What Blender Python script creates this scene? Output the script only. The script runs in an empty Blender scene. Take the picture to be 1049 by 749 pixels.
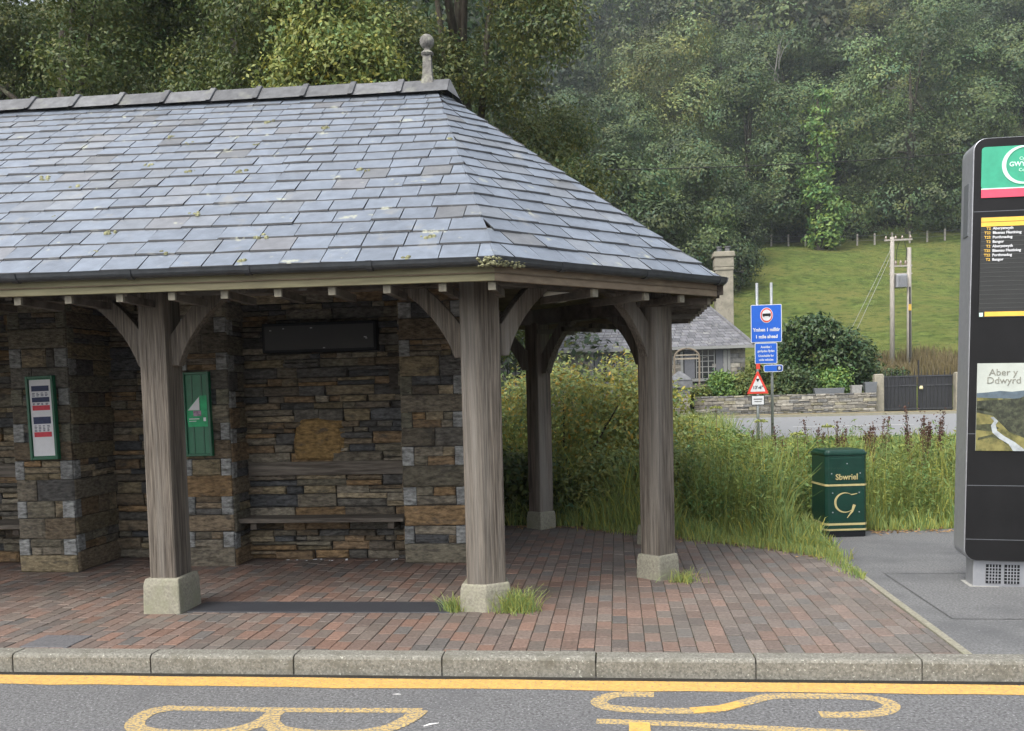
import bpy, math, random
import numpy as np
from mathutils import Vector, Matrix

random.seed(7)
rng = np.random.default_rng(11)
C = bpy.context.scene.collection
scene = bpy.context.scene
R = math.radians

# ------------------------------------------------------------------ helpers
class MB:
    """collects boxes, prisms and tubes (world or local coordinates) into ONE mesh"""
    def __init__(s):
        s.v = []; s.f = []; s.c = []
    def add(s, vs, fs, col=(1, 1, 1)):
        b = len(s.v)
        s.v.extend([tuple(map(float, p)) for p in vs])
        for f in fs:
            s.f.append(tuple(i + b for i in f)); s.c.append(col)
        return s
    def box(s, x0, x1, y0, y1, z0, z1, col=(1, 1, 1)):
        vs = [(x0, y0, z0), (x1, y0, z0), (x1, y1, z0), (x0, y1, z0), (x0, y0, z1), (x1, y0, z1), (x1, y1, z1), (x0, y1, z1)]
        return s.add(vs, [(0, 3, 2, 1), (4, 5, 6, 7), (0, 1, 5, 4), (1, 2, 6, 5), (2, 3, 7, 6), (3, 0, 4, 7)], col)
    def prism(s, poly, z0, z1, scale_top=1.0, col=(1, 1, 1)):
        """poly: counter-clockwise plan polygon"""
        n = len(poly)
        cx = sum(p[0] for p in poly) / n; cy = sum(p[1] for p in poly) / n
        vs = [(p[0], p[1], z0) for p in poly] + [(cx + (p[0] - cx) * scale_top, cy + (p[1] - cy) * scale_top, z1) for p in poly]
        fs = [tuple(range(n - 1, -1, -1)), tuple(range(n, 2 * n))] + [(i, (i + 1) % n, n + (i + 1) % n, n + i) for i in range(n)]
        return s.add(vs, fs, col)
    def extrude(s, pts, d, col=(1, 1, 1)):
        """pts: planar 3-D outline; d: extrusion vector"""
        n = len(pts)
        vs = [tuple(p) for p in pts] + [tuple(Vector(p) + Vector(d)) for p in pts]
        fs = [tuple(range(n - 1, -1, -1)), tuple(range(n, 2 * n))] + [(i, (i + 1) % n, n + (i + 1) % n, n + i) for i in range(n)]
        return s.add(vs, fs, col)
    def tube(s, pts, rad, n=8, col=(1, 1, 1), caps=True):
        pts = [Vector(p) for p in pts]
        if not hasattr(rad, '__len__'): rad = [rad] * len(pts)
        b = len(s.v); rings = []
        t0 = (pts[1] - pts[0]).normalized()
        up = Vector((0, 0, 1)) if abs(t0.z) < .9 else Vector((1, 0, 0))
        for i, p in enumerate(pts):
            t = (pts[min(i + 1, len(pts) - 1)] - pts[max(i - 1, 0)]).normalized()
            a = t.cross(up)
            if a.length < 1e-4: a = t.cross(Vector((0, 1, 0)))
            a.normalize(); bb = t.cross(a)
            rings.append([len(s.v) + k for k in range(n)])
            for k in range(n):
                q = p + (a * math.cos(2 * math.pi * k / n) + bb * math.sin(2 * math.pi * k / n)) * rad[i]
                s.v.append(tuple(q))
        for i in range(len(pts) - 1):
            for k in range(n):
                s.f.append((rings[i][k], rings[i][(k + 1) % n], rings[i + 1][(k + 1) % n], rings[i + 1][k])); s.c.append(col)
        if caps:
            s.f.append(tuple(rings[0][::-1])); s.c.append(col); s.f.append(tuple(rings[-1])); s.c.append(col)
        return s
    def lathe(s, prof, cx, cy, n=16, col=(1, 1, 1)):
        b = len(s.v)
        for r, z in prof:
            for k in range(n):
                a = 2 * math.pi * k / n
                s.v.append((cx + r * math.cos(a), cy + r * math.sin(a), z))
        for i in range(len(prof) - 1):
            for k in range(n):
                s.f.append((b + i * n + k, b + i * n + (k + 1) % n, b + (i + 1) * n + (k + 1) % n, b + (i + 1) * n + k)); s.c.append(col)
        s.f.append(tuple(b + k for k in range(n))[::-1]); s.c.append(col)
        s.f.append(tuple(b + (len(prof) - 1) * n + k for k in range(n))); s.c.append(col)
        return s
    def ribbon(s, pts, w, z, col=(1, 1, 1)):
        """flat stroke in plan"""
        pts = [Vector((p[0], p[1], 0)) for p in pts]
        if not hasattr(w, '__len__'): w = [w] * len(pts)
        L = []
        for i, p in enumerate(pts):
            t = (pts[min(i + 1, len(pts) - 1)] - pts[max(i - 1, 0)]).normalized()
            nrm = Vector((-t.y, t.x, 0)) * w[i] / 2
            L += [(p.x + nrm.x, p.y + nrm.y, z), (p.x - nrm.x, p.y - nrm.y, z)]
        return s.add(L, [(2 * i, 2 * i + 1, 2 * i + 3, 2 * i + 2) for i in range(len(pts) - 1)], col)
    def build(s, name, m, parent=None, bevel=0, smooth=False, local=False, seg=2):
        me = bpy.data.meshes.new(name)
        off = Vector((0, 0, 0)) if local else origin(parent)
        me.from_pydata([(a - off.x, b - off.y, c - off.z) for a, b, c in s.v], [], s.f)
        at = me.attributes.new('tint', 'FLOAT_COLOR', 'FACE')
        at.data.foreach_set('color', np.array([(*c[:3], 1) for c in s.c], dtype=np.float32).ravel())
        if smooth: me.polygons.foreach_set('use_smooth', [True] * len(me.polygons))
        me.materials.append(m); me.update()
        return link(name, me, parent, bevel, seg)

def origin(p):
    v = Vector((0, 0, 0))
    while p is not None:
        v += p.location; p = p.parent
    return v

def link(name, me, parent=None, bevel=0, seg=2):
    o = bpy.data.objects.new(name, me); C.objects.link(o)
    if parent is not None: o.parent = parent
    if bevel:
        md = o.modifiers.new('edge', 'BEVEL'); md.width = bevel; md.segments = seg; md.limit_method = 'ANGLE'; md.angle_limit = R(35)
    return o

def quads(name, V, m, parent=None, tint=None, F=None):
    """V: (n,4,3) array of quads -> one mesh"""
    V = np.asarray(V, dtype=np.float32); n = len(V)
    off = origin(parent); co = V.reshape(-1, 3) - np.array(off, dtype=np.float32)
    me = bpy.data.meshes.new(name)
    me.vertices.add(n * 4); me.vertices.foreach_set('co', co.ravel())
    me.loops.add(n * 4); me.loops.foreach_set('vertex_index', np.arange(n * 4, dtype=np.int32))
    me.polygons.add(n); me.polygons.foreach_set('loop_start', np.arange(0, n * 4, 4, dtype=np.int32))
    if tint is not None:
        at = me.attributes.new('tint', 'FLOAT_COLOR', 'FACE')
        t = np.ones((n, 4), dtype=np.float32); t[:, :3] = tint
        at.data.foreach_set('color', t.ravel())
    me.materials.append(m); me.update(calc_edges=True)
    return link(name, me, parent)

def tag(o, label, cat, group=None):
    o['label'] = label; o['category'] = cat
    if group: o['group'] = group
    return o
def thing(name, label, cat, loc=(0, 0, 0), rot=(0, 0, 0), group=None):
    o = bpy.data.objects.new(name, None); C.objects.link(o)
    o.location = loc; o.rotation_euler = rot; o.empty_display_size = .1
    return tag(o, label, cat, group)
def struct(o): o['kind'] = 'structure'; return o
def stuff(o, label, cat): o['kind'] = 'stuff'; return tag(o, label, cat)
def dup(root, loc, rotz=0, label=None, scale=1.0):
    r = root.copy(); C.objects.link(r); r.location = loc; r.rotation_euler = (0, 0, rotz); r.scale = (scale,) * 3 if not hasattr(scale, '__len__') else scale
    if label: r['label'] = label
    for ch in list(root.children):
        c = ch.copy(); C.objects.link(c); c.parent = r
        for g in ch.children:
            d = g.copy(); C.objects.link(d); d.parent = c
    return r

def lettering(name, body, size, m, parent, org, right, up, align='CENTER', extrude=.0015, bold=0, xs=1.0):
    """real lettering as a mesh, laid in the plane right/up at org (parent's local coordinates)"""
    cu = bpy.data.curves.new(name, 'FONT'); cu.body = body; cu.size = size; cu.extrude = extrude; cu.offset = bold
    cu.align_x = align; cu.align_y = 'CENTER'; cu.resolution_u = 3
    o = bpy.data.objects.new(name, cu); C.objects.link(o)
    dg = bpy.context.evaluated_depsgraph_get()
    me = bpy.data.meshes.new_from_object(o.evaluated_get(dg))
    bpy.data.objects.remove(o); bpy.data.curves.remove(cu)
    r = Vector(right).normalized(); u = Vector(up).normalized(); n = r.cross(u); g = Vector(org)
    for v in me.vertices:
        v.co = g + r * v.co.x * xs + u * v.co.y + n * v.co.z
    me.materials.clear(); me.materials.append(m)
    return link(name, me, parent)

# ------------------------------------------------------------------ materials
def M(name, col=(.5, .5, .5), rough=.7, spec=.3, ns=8., amt=.25, bump=.1, bs=None, axis=(1, 1, 1), tint=False, metal=0.,
      col2=None, s2=3., t2=(.5, .65), col3=None, s3=20., t3=(.6, .66), dist=.01, rough2=None, detail=8.):
    m = bpy.data.materials.new(name); m.use_nodes = True
    nt = m.node_tree; N = nt.nodes; L = nt.links
    bsdf = N['Principled BSDF']
    tc = N.new('ShaderNodeTexCoord'); mp = N.new('ShaderNodeMapping'); mp.inputs['Scale'].default_value = axis
    L.new(tc.outputs['Object'], mp.inputs['Vector'])
    def noise(scale, det=detail, rgh=.6):
        n = N.new('ShaderNodeTexNoise'); n.inputs['Scale'].default_value = scale; n.inputs['Detail'].default_value = det
        n.inputs['Roughness'].default_value = rgh; L.new(mp.outputs['Vector'], n.inputs['Vector']); return n
    def mix(fac, a, b, mode='MIX'):
        x = N.new('ShaderNodeMix'); x.data_type = 'RGBA'; x.blend_type = mode
        for sock, val in ((x.inputs[0], fac), (x.inputs[6], a), (x.inputs[7], b)):
            if hasattr(val, 'links'): L.new(val, sock)
            elif hasattr(val, '__len__'): sock.default_value = (*val[:3], 1)
            else: sock.default_value = val
        return x.outputs[2]
    def ramp(sock, a, b):
        r = N.new('ShaderNodeMapRange'); r.inputs[1].default_value = a; r.inputs[2].default_value = b
        L.new(sock, r.inputs[0]); return r.outputs[0]
    n1 = noise(ns)
    c = mix(ramp(n1.outputs[0], .3, .7), tuple(x * (1 - amt) for x in col), tuple(x * (1 + amt) for x in col))
    if tint:
        at = N.new('ShaderNodeAttribute'); at.attribute_name = 'tint'
        c = mix(1.0, c, at.outputs['Color'], 'MULTIPLY')
    if col2: 
        f2 = ramp(noise(s2).outputs[0], *t2); c = mix(f2, c, col2)
        if rough2 is not None:
            mr = N.new('ShaderNodeMapRange'); mr.inputs[3].default_value = rough; mr.inputs[4].default_value = rough2
            L.new(f2, mr.inputs[0]); L.new(mr.outputs[0], bsdf.inputs['Roughness'])
    if col3: c = mix(ramp(noise(s3).outputs[0], *t3), c, col3)
    L.new(c, bsdf.inputs['Base Color'])
    if not (col2 and rough2 is not None): bsdf.inputs['Roughness'].default_value = rough
    bsdf.inputs['Specular IOR Level'].default_value = spec; bsdf.inputs['Metallic'].default_value = metal
    if bump:
        b = N.new('ShaderNodeBump'); b.inputs['Strength'].default_value = bump; b.inputs['Distance'].default_value = dist
        nb = noise(bs, 6.) if bs else n1
        L.new(nb.outputs[0], b.inputs['Height']); L.new(b.outputs[0], bsdf.inputs['Normal'])
    return m

def leafmat(name, col, transl=.3, rough=.55):
    m = bpy.data.materials.new(name); m.use_nodes = True
    nt = m.node_tree; N = nt.nodes; L = nt.links
    b = N['Principled BSDF']; b.inputs['Roughness'].default_value = rough; b.inputs['Specular IOR Level'].default_value = .35
    at = N.new('ShaderNodeAttribute'); at.attribute_name = 'tint'
    x = N.new('ShaderNodeMix'); x.data_type = 'RGBA'; x.blend_type = 'MULTIPLY'; x.inputs[0].default_value = 1
    x.inputs[6].default_value = (*col, 1); L.new(at.outputs['Color'], x.inputs[7])
    L.new(x.outputs[2], b.inputs['Base Color'])
    t = N.new('ShaderNodeBsdfTranslucent'); L.new(x.outputs[2], t.inputs['Color'])
    ms = N.new('ShaderNodeMixShader'); ms.inputs[0].default_value = transl
    L.new(b.outputs[0], ms.inputs[1]); L.new(t.outputs[0], ms.inputs[2])
    L.new(ms.outputs[0], N['Material Output'].inputs['Surface'])
    return m

SLATE = M('slate', (1, 1, 1), .33, .55, 11., .2, .3, 40., tint=True, col2=(.2, .205, .2), s2=4., t2=(.6, .74), rough2=.7, col3=(.29, .3, .24), s3=6.5, t3=(.64, .7), dist=.004)
RIDGE = M('ridge_clay', (.092, .095, .1), .6, .4, 12., .35, .2, tint=True, col2=(.14, .145, .125), s2=5., t2=(.55, .72))
STONE = M('rubble_stone', (1, 1, 1), .8, .25, 16., .62, 1., 26., axis=(1, 1, 2.6), tint=True, col2=(.07, .064, .055), s2=6., t2=(.56, .72), col3=(.33, .32, .28), s3=9., t3=(.69, .74), dist=.03)
MORTAR = M('mortar', (.045, .043, .04), .95, .1, 30., .4, .4, col2=(.2, .19, .17), s2=4., t2=(.60, .68))
def wood(name, col, axis, stain=(.052, .043, .036)):
    return M(name, col, .85, .15, 9., .6, 1., 13., axis=axis, col2=stain, s2=4.6, t2=(.55, .68), col3=(.215, .2, .177), s3=.8, t3=(.5, .78), dist=.012)
OAK_Z = wood('weathered_oak_upright', (.12, .104, .086), (9, 9, .3))
OAK_B = wood('brown_oak_upright', (.12, .095, .078), (4, 4, .28))
OAK_X = wood('weathered_oak_lengthwise', (.12, .105, .088), (.28, 4, 4))
OAK_D = wood('shaded_oak', (.075, .063, .052), (1.2, 1.2, 1.2))  # oak tone darkened to paint in the shade under the roof
FASCIA = M('algae_fascia', (.185, .172, .105), .8, .2, 9., .25, .15, axis=(.3, 3, 3), col2=(.14, .115, .075), s2=2., t2=(.5, .7))
FASCIA_B = M('brown_fascia', (.17, .135, .095), .8, .2, 9., .25, .15, axis=(1, 1, 3), col2=(.16, .125, .09), s2=2., t2=(.5, .7))
JOIST = M('joist_end', (.2, .185, .145), .85, .2, 20., .3, .1)
SOFFIT = M('soffit_boards', (.17, .13, .09), .75, .2, 9., .3, .2, axis=(.4, 2, 2))  # board colour lowered too, adding to the under-roof shade
GUTTER = M('black_gutter', (.03, .034, .038), .32, .5, 20., .3, .03)
CONC = M('concrete', (.225, .215, .17), .92, .2, 60., .3, .5, 90., col2=(.2, .2, .14), s2=6., t2=(.5, .7), dist=.004)
KERB = M('kerb_concrete', (.165, .16, .138), .92, .2, 70., .45, .8, 70., col2=(.115, .11, .09), s2=7., t2=(.5, .7), col3=(.36, .36, .31), s3=60., t3=(.6, .66), dist=.003)
PAVER = M('brick_paver', (1, 1, 1), .8, .25, 45., .32, .6, 80., tint=True, col2=(.1, .094, .082), s2=1.3, t2=(.5, .85), col3=(.2, .18, .155), s3=34., t3=(.66, .74), dist=.004)
JOINT = M('paver_joint', (.035, .034, .026), .95, .1, 30., .4, .2, col2=(.05, .065, .02), s2=2., t2=(.5, .65))
ASPH = M('asphalt', (.115, .116, .118), .85, .3, 62., .62, 1., 62., col3=(.33, .335, .34), s3=70., t3=(.6, .68), col2=(.095, .096, .1), s2=1.6, t2=(.5, .75), dist=.008)
FOOT = M('footway_asphalt', (.125, .127, .128), .85, .3, 60., .5, 1., 60., col3=(.26, .265, .27), s3=66., t3=(.62, .7), col2=(.08, .082, .085), s2=1.2, t2=(.45, .7), dist=.004)
GRANITE = M('dark_slab', (.032, .034, .04), .5, .4, 60., .3, .15, col3=(.13, .13, .14), s3=9., t3=(.68, .74))
IRON = M('cast_cover', (.1, .1, .105), .75, .3, 50., .3, .5)
def paint(name, solid, lo, hi):
    return M(name, solid, .75, .3, 40., .2, .4, 62., col3=(.13, .132, .135), s3=62., t3=(lo, hi), dist=.006)
YELLOW = paint('yellow_line_paint', (.48, .295, .085), .555, .65)
YELLOW_W = paint('worn_yellow_paint', (.43, .31, .12), .45, .59)
YELLOW_N = paint('fresh_yellow_paint', (.5, .31, .085), .57, .66)
WHITE_P = paint('white_paint', (.7, .7, .68), .62, .7)
GREEN_BIN = M('bin_green', (.005, .032, .022), .3, .4, 6., .2, .05, 40., col2=(.02, .05, .038), s2=5., t2=(.55, .8))
GOLD = M('gold_band', (.4, .34, .16), .5, .4, 20., .15, 0)
GREEN_CASE = M('case_green', (.006, .085, .042), .4, .5, 20., .15, 0)
GREEN_PANEL = M('panel_green', (.006, .12, .055), .45, .5, 20., .1, 0)
WHITE = M('white_print', (.6, .61, .63), .6, .3, 20., .05, 0)
NAVY = M('navy_print', (.03, .04, .09), .6, .3, 30., .2, 0)
REDP = M('red_print', (.5, .05, .07), .6, .3, 30., .2, 0)
POSTER_G = M('poster_green', (.02, .3, .12), .5, .3, 12., .35, 0)
MAUVE = M('poster_mauve', (.3, .2, .28), .5, .3, 40., .5, 0)
BLACK = M('black_plastic', (.010, .011, .013), .6, .15, 10., .2, 0)
BLACK_F = M('black_panel', (.010, .010, .0105), .4, .2, 3., .25, 0)
STEEL = M('grey_steel', (.3, .31, .33), .42, .5, 20., .08, .02, metal=.5)
STEEL_D = M('dark_grey_steel', (.13, .14, .15), .5, .5, 20., .1, .02, metal=.3)
SIGN_BLUE = M('sign_blue', (.008, .10, .52), .4, .4, 10., .06, 0)
SIGN_RED = M('sign_red', (.62, .05, .03), .45, .4, 10., .1, 0)
BLACK_M = M('black_print', (.012, .012, .013), .6, .3, 10., .1, 0)
GALV = M('galvanised', (.33, .35, .36), .5, .5, 20., .12, .02, metal=.6)
LAMPSHADE = M('lamp_shade', (.62, .62, .55), .5, .4, 10., .05, 0)
LOGO_G = M('logo_green', (.04, .31, .19), .5, .4, 12., .12, 0)
LOGO_P = M('logo_pale', (.55, .78, .66), .5, .4, 12., .05, 0)
LOGO_R = M('logo_red', (.6, .07, .12), .5, .4, 12., .1, 0)
SCREEN = M('screen_dark', (.018, .019, .018), .5, .5, 10., .1, 0)
SCREEN_L = M('screen_line', (.075, .077, .074), .4, .4, 10., .1, 0)
AMBER = M('amber_band', (.72, .45, .07), .5, .4, 10., .08, 0)
BARK = M('bark', (.05, .043, .034), .9, .15, 12., .4, .8, axis=(2, 2, .5), col2=(.13, .14, .09), s2=4., t2=(.5, .7))
HSTONE = M('cottage_stone', (1, 1, 1), .9, .2, 7., .35, .6, tint=True, dist=.03)
HROOF = M('cottage_slate', (.13, .132, .142), .5, .4, 5., .3, .3, tint=True, col2=(.25, .25, .24), s2=4., t2=(.55, .7))
CREAM = M('white_window_paint', (.21, .215, .21), .6, .3, 10., .1, 0)
RENDER = M('chimney_render', (.27, .25, .2), .95, .2, 6., .25, .5, col2=(.16, .155, .12), s2=3., t2=(.5, .7))
GLASS = M('dark_glass', (.015, .018, .02), .12, .4, 3., .2, 0)
CURTAIN = M('curtain', (.13, .135, .15), .9, .1, 20., .15, .2, axis=(4, 4, .3))
GATE_B = M('black_gate', (.018, .019, .022), .5, .4, 10., .2, 0)
POLE_W = M('pole_wood', (.30, .28, .25), .85, .2, 10., .25, .3, axis=(4, 4, .3))
WIRE = M('cable', (.015, .015, .015), .6, .3, 10., .1, 0)
FIELD = M('pasture', (.105, .14, .034), .9, .1, .7, .45, 1., 2.6, col2=(.15, .16, .045), s2=.16, t2=(.42, .62), col3=(.05, .082, .02), s3=1.1, t3=(.54, .64), dist=.6)

LEAF_N = leafmat('leaf_broad', (.085, .112, .032))
LEAF_F = leafmat('leaf_woodland', (.058, .09, .031), .12)
LEAF_B = leafmat('leaf_bright_crown', (.14, .17, .056), .15)
LEAF_M = leafmat('leaf_mid_crown', (.083, .124, .043), .15)
LEAF_Y = leafmat('leaf_yellow_green', (.2, .235, .065))
LEAF_D = leafmat('leaf_dark', (.052, .09, .032), .2, .4)
LEAF_I = leafmat('leaf_ivy', (.14, .235, .06))
LEAF_S = leafmat('leaf_shrub', (.165, .2, .062), .35)
LEAF_H = leafmat('leaf_hedge', (.25, .285, .1), .45)  # leaf colour raised to stand in for light the shelter blocks
LEAF_W = leafmat('leaf_weed', (.165, .235, .07), .4)
LEAF_L = leafmat('leaf_light_tree', (.11, .135, .045), .32)
GRASS = leafmat('grass_blade', (.24, .31, .1), .42)
STRAW = leafmat('dry_stem', (.2, .15, .08), .2)
DOCK = leafmat('dock_seed', (.085, .042, .03), .2)

# ------------------------------------------------------------------ camera, light
roll, pitch, yaw, cyp, fpx = .0248, .0571, .1137, 458.6, 945.8
cr, sr, cp, sp, cw, sw = math.cos(roll), math.sin(roll), math.cos(pitch), math.sin(pitch), math.cos(yaw), math.sin(yaw)
R0 = Vector((cw, sw, 0)); F0 = Vector((-sw, cw, 0)); Z = Vector((0, 0, 1))
FW = F0 * cp - Z * sp; UP = F0 * sp + Z * cp
ex = R0 * cr - UP * sr; ey = R0 * sr + UP * cr
cam = bpy.data.cameras.new('camera'); co = bpy.data.objects.new('camera', cam); C.objects.link(co)
mw = Matrix((ex, ey, -FW)).transposed().to_4x4(); mw.translation = (0, 0, 1.55)
co.matrix_world = mw
cam.sensor_width = 36; cam.lens = 36 * fpx / 1049; cam.shift_y = (cyp - 374.5) / 1049
cam.clip_start = .1; cam.clip_end = 2000
scene.camera = co

SUN_EL, SUN_AZ = 52, 215      # azimuth clockwise from +y
w = bpy.data.worlds.new('World'); scene.world = w; w.use_nodes = True
nt = w.node_tree; bg = nt.nodes['Background']
sky = nt.nodes.new('ShaderNodeTexSky'); sky.sky_type = 'NISHITA'; sky.sun_disc = False
sky.sun_elevation = R(SUN_EL); sky.sun_rotation = R(SUN_AZ); sky.air_density = 1.0; sky.dust_density = 4.0; sky.ozone_density = 1.0
hs = nt.nodes.new('ShaderNodeHueSaturation'); hs.inputs['Saturation'].default_value = .38
nt.links.new(sky.outputs[0], hs.inputs['Color']); nt.links.new(hs.outputs[0], bg.inputs[0]); bg.inputs[1].default_value = .15
sl = bpy.data.lights.new('sun', 'SUN'); sl.energy = 1.1; sl.angle = R(30); sl.color = (1, .95, .87)
so = bpy.data.objects.new('sun', sl); C.objects.link(so)
d = Vector((math.sin(R(SUN_AZ)) * math.cos(R(SUN_EL)), math.cos(R(SUN_AZ)) * math.cos(R(SUN_EL)), math.sin(R(SUN_EL))))
so.rotation_euler = d.to_track_quat('Z', 'Y').to_euler()
vs = scene.view_settings; scene.display_settings.display_device = 'sRGB'
vs.view_transform = 'Standard'; vs.look = 'None'; vs.gamma = 1; vs.use_curve_mapping = False; vs.exposure = 1.3
scene.cycles.use_denoising = True
scene.cycles.max_bounces = 6; scene.cycles.transparent_max_bounces = 4; scene.cycles.volume_bounces = 0
scene.cycles.use_adaptive_sampling = True

# ------------------------------------------------------------------ ground
PY = np.array([5.4, 22, 26, 42, 47, 65, 100, 130, 200, 330, 420])
PZ = np.array([0, 0, .1, .36, .5, 2.9, 11.7, 20.7, 66, 150, 190])
def hump(x, y): return (np.sin(x * .13 + y * .05) * .5 + np.sin(x * .05 - y * .11 + 1) * .7) * np.clip((y - 50) / 40, 0, 1)
def zt(x, y): return np.interp(y, PY, PZ) + hump(x, y)

ys = np.array([5.42, 8, 11, 15, 19, 22, 26, 30, 36, 42, 44.5, 47] + list(np.arange(50, 130, 3.)) + list(np.arange(131, 421, 7.)))
xs = np.concatenate([np.arange(-260, -40, 12.), np.arange(-40, 80, 4.), np.arange(80, 321, 12.)])
X, Y = np.meshgrid(xs, ys); ZZ = zt(X, Y) - .012
V = np.stack([X, Y, ZZ], -1)
q = np.stack([V[:-1, :-1], V[:-1, 1:], V[1:, 1:], V[1:, :-1]], 2).reshape(-1, 4, 3)
me = bpy.data.meshes.new('ground')
nx, ny = len(xs), len(ys)
me.from_pydata(V.reshape(-1, 3).tolist(), [], [(j * nx + i, j * nx + i + 1, (j + 1) * nx + i + 1, (j + 1) * nx + i) for j in range(ny - 1) for i in range(nx - 1)])
me.materials.append(FIELD); me.polygons.foreach_set('use_smooth', [True] * len(me.polygons))
struct(link('ground', me))

struct(MB().add([(-60, -25, -.115), (60, -25, -.115), (60, 5.36, -.115), (-60, 5.36, -.115)], [(0, 1, 2, 3)]).build('road', ASPH))
# kerb: individual precast lengths with a rounded arris
k = MB()
x = -3.807 - .915 * 24
while x < 30:
    jz = random.uniform(-.003, .003)
    y0, y1 = 5.335 + jz, 5.468
    pts = [(x + .004, y0, -.2), (x + .004, y1, -.2), (x + .004, y1, .004 + jz), (x + .004, y0 + .022, .004 + jz), (x + .004, y0 + .007, -.004 + jz), (x + .004, y0, -.018 + jz)]
    k.extrude(pts, (.907, 0, 0)); x += .915
k.add([(-30, 5.35, -.2), (32, 5.35, -.2), (32, 5.35, -.03), (-30, 5.35, -.03)], [(0, 1, 2, 3)])
struct(k.build('kerb', KERB, bevel=.004))
struct(MB().box(-30, 32, 5.28, 5.33, -.2, -.113).build('gutter_silt', M('silt', (.03, .028, .024), .95, .1, 60., .4, .6)))

# brick paving
def edge_back(x):   # where the grass begins
    return float(np.interp(x, [-30, -1.5, -.4, .07, .67, 1.39, 1.93, 2.0], [10.9, 10.8, 10.62, 10.25, 9.8, 9.25, 8.6, 8.55]))
b = MB(); x = -9.0; col_i = 0
PAL = [(.142, .092, .072), (.132, .091, .074), (.118, .09, .077), (.108, .09, .08), (.158, .095, .071), (.122, .099, .084), (.134, .101, .084), (.1, .092, .086)]
while x < 1.93:
    w_ = .1028
    x1 = min(x + w_, 1.945)
    y = 5.472 - random.choice([0, .05, .1, .15]) - .01
    yb = edge_back(x) + .05
    while y < yb:
        y2 = y + .203
        a, c2 = max(y + .007, 5.473), min(y2 - .007, 10.9)
        if c2 - a > .02:
            red = .5 + .5 * math.sin(x * 1.7 + y * .9)
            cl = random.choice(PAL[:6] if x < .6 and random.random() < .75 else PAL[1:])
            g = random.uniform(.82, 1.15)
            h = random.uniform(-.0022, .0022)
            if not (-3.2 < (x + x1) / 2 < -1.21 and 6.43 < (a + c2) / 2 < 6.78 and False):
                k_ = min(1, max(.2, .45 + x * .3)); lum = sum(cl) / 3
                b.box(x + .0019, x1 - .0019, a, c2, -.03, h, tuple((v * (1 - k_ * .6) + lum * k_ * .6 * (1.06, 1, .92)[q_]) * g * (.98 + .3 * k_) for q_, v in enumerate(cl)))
        y = y2
    x += w_; col_i += 1
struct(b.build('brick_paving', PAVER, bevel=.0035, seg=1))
pts = [(-9.2, 5.468)] + [(1.95, 5.468), (1.95, 8.62)] + [(xx, edge_back(xx) + .1) for xx in (1.93, 1.39, .67, .07, -.4, -1.5)] + [(-9.2, 10.9)]
struct(MB().add([(p[0], p[1], -.0075) for p in pts], [tuple(range(len(pts)))]).build('paving_bed', JOINT))
struct(MB().box(1.952, 2.0, 5.47, 8.6, -.05, .006).build('edging_strip', CONC, bevel=.004))
# footway of asphalt right of the bricks
pts = [(2.002, 5.468), (30, 5.468), (30, 10.3), (3.6, 10.32), (3.0, 10.2), (2.0, 10.2), (2.002, 8.6)]
struct(MB().add([(p[0], p[1], .001) for p in pts], [tuple(range(len(pts)))]).build('pavement', FOOT))
tr = MB()
for A, B in (((2.17, 7.83), (2.176, 6.3)), ((2.176, 6.3), (6.5, 6.25)), ((2.17, 7.83), (6.5, 7.85))):
    tr.ribbon([A, B], .009, .005)
struct(tr.build('pavement_joint', M('joint_tar', (.06, .061, .062), .7, .3, 60., .3, 0)))
struct(MB().box(-3.19, -1.215, 6.44, 6.775, -.02, .0075).build('threshold_slab', GRANITE, bevel=.004))
mc = MB().box(-3.86, -3.53, 5.48, 5.77, -.02, .006)
struct(mc.build('drain_cover', IRON, bevel=.004))

# yellow line and lettering painted on the road
ym = MB()
xx = np.linspace(-30, 30, 240)
top = 5.272 + rng.normal(0, .003, 240); bot = 5.10 + rng.normal(0, .005, 240) + .006 * np.sin(xx * .9)
vsx = []
for i in range(240): vsx += [(xx[i], top[i], -.1125), (xx[i], bot[i], -.1125)]
ym.add(vsx, [(2 * i, 2 * i + 1, 2 * i + 3, 2 * i + 2) for i in range(239)])
struct(ym.build('yellow_line', YELLOW))
S = [(.176, 5.04), (.016, 5.045), (-.07, 5.005), (-.125, 4.912), (-.068, 4.825), (.115, 4.786), (.317, 4.786), (.494, 4.818), (.661, 4.94), (.805, 5.035), (1.014, 5.048), (1.25, 5.042), (1.36, 5.0), (1.395, 4.913), (1.33, 4.815), (1.19, 4.765), (1.0, 4.76)]
def smooth(P, n=6):
    P = [np.array(p) for p in P]; out = []
    for i in range(len(P) - 1):
        p0, p1, p2, p3 = P[max(i - 1, 0)], P[i], P[i + 1], P[min(i + 2, len(P) - 1)]
        for t in np.linspace(0, 1, n, endpoint=False):
            out.append(tuple(.5 * ((2 * p1) + (-p0 + p2) * t + (2 * p0 - 5 * p1 + 4 * p2 - p3) * t * t + (-p0 + 3 * p1 - 3 * p2 + p3) * t ** 3)))
    return out + [tuple(P[-1])]
rm = MB()
rm.ribbon(smooth(S), .088, -.1135)
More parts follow.
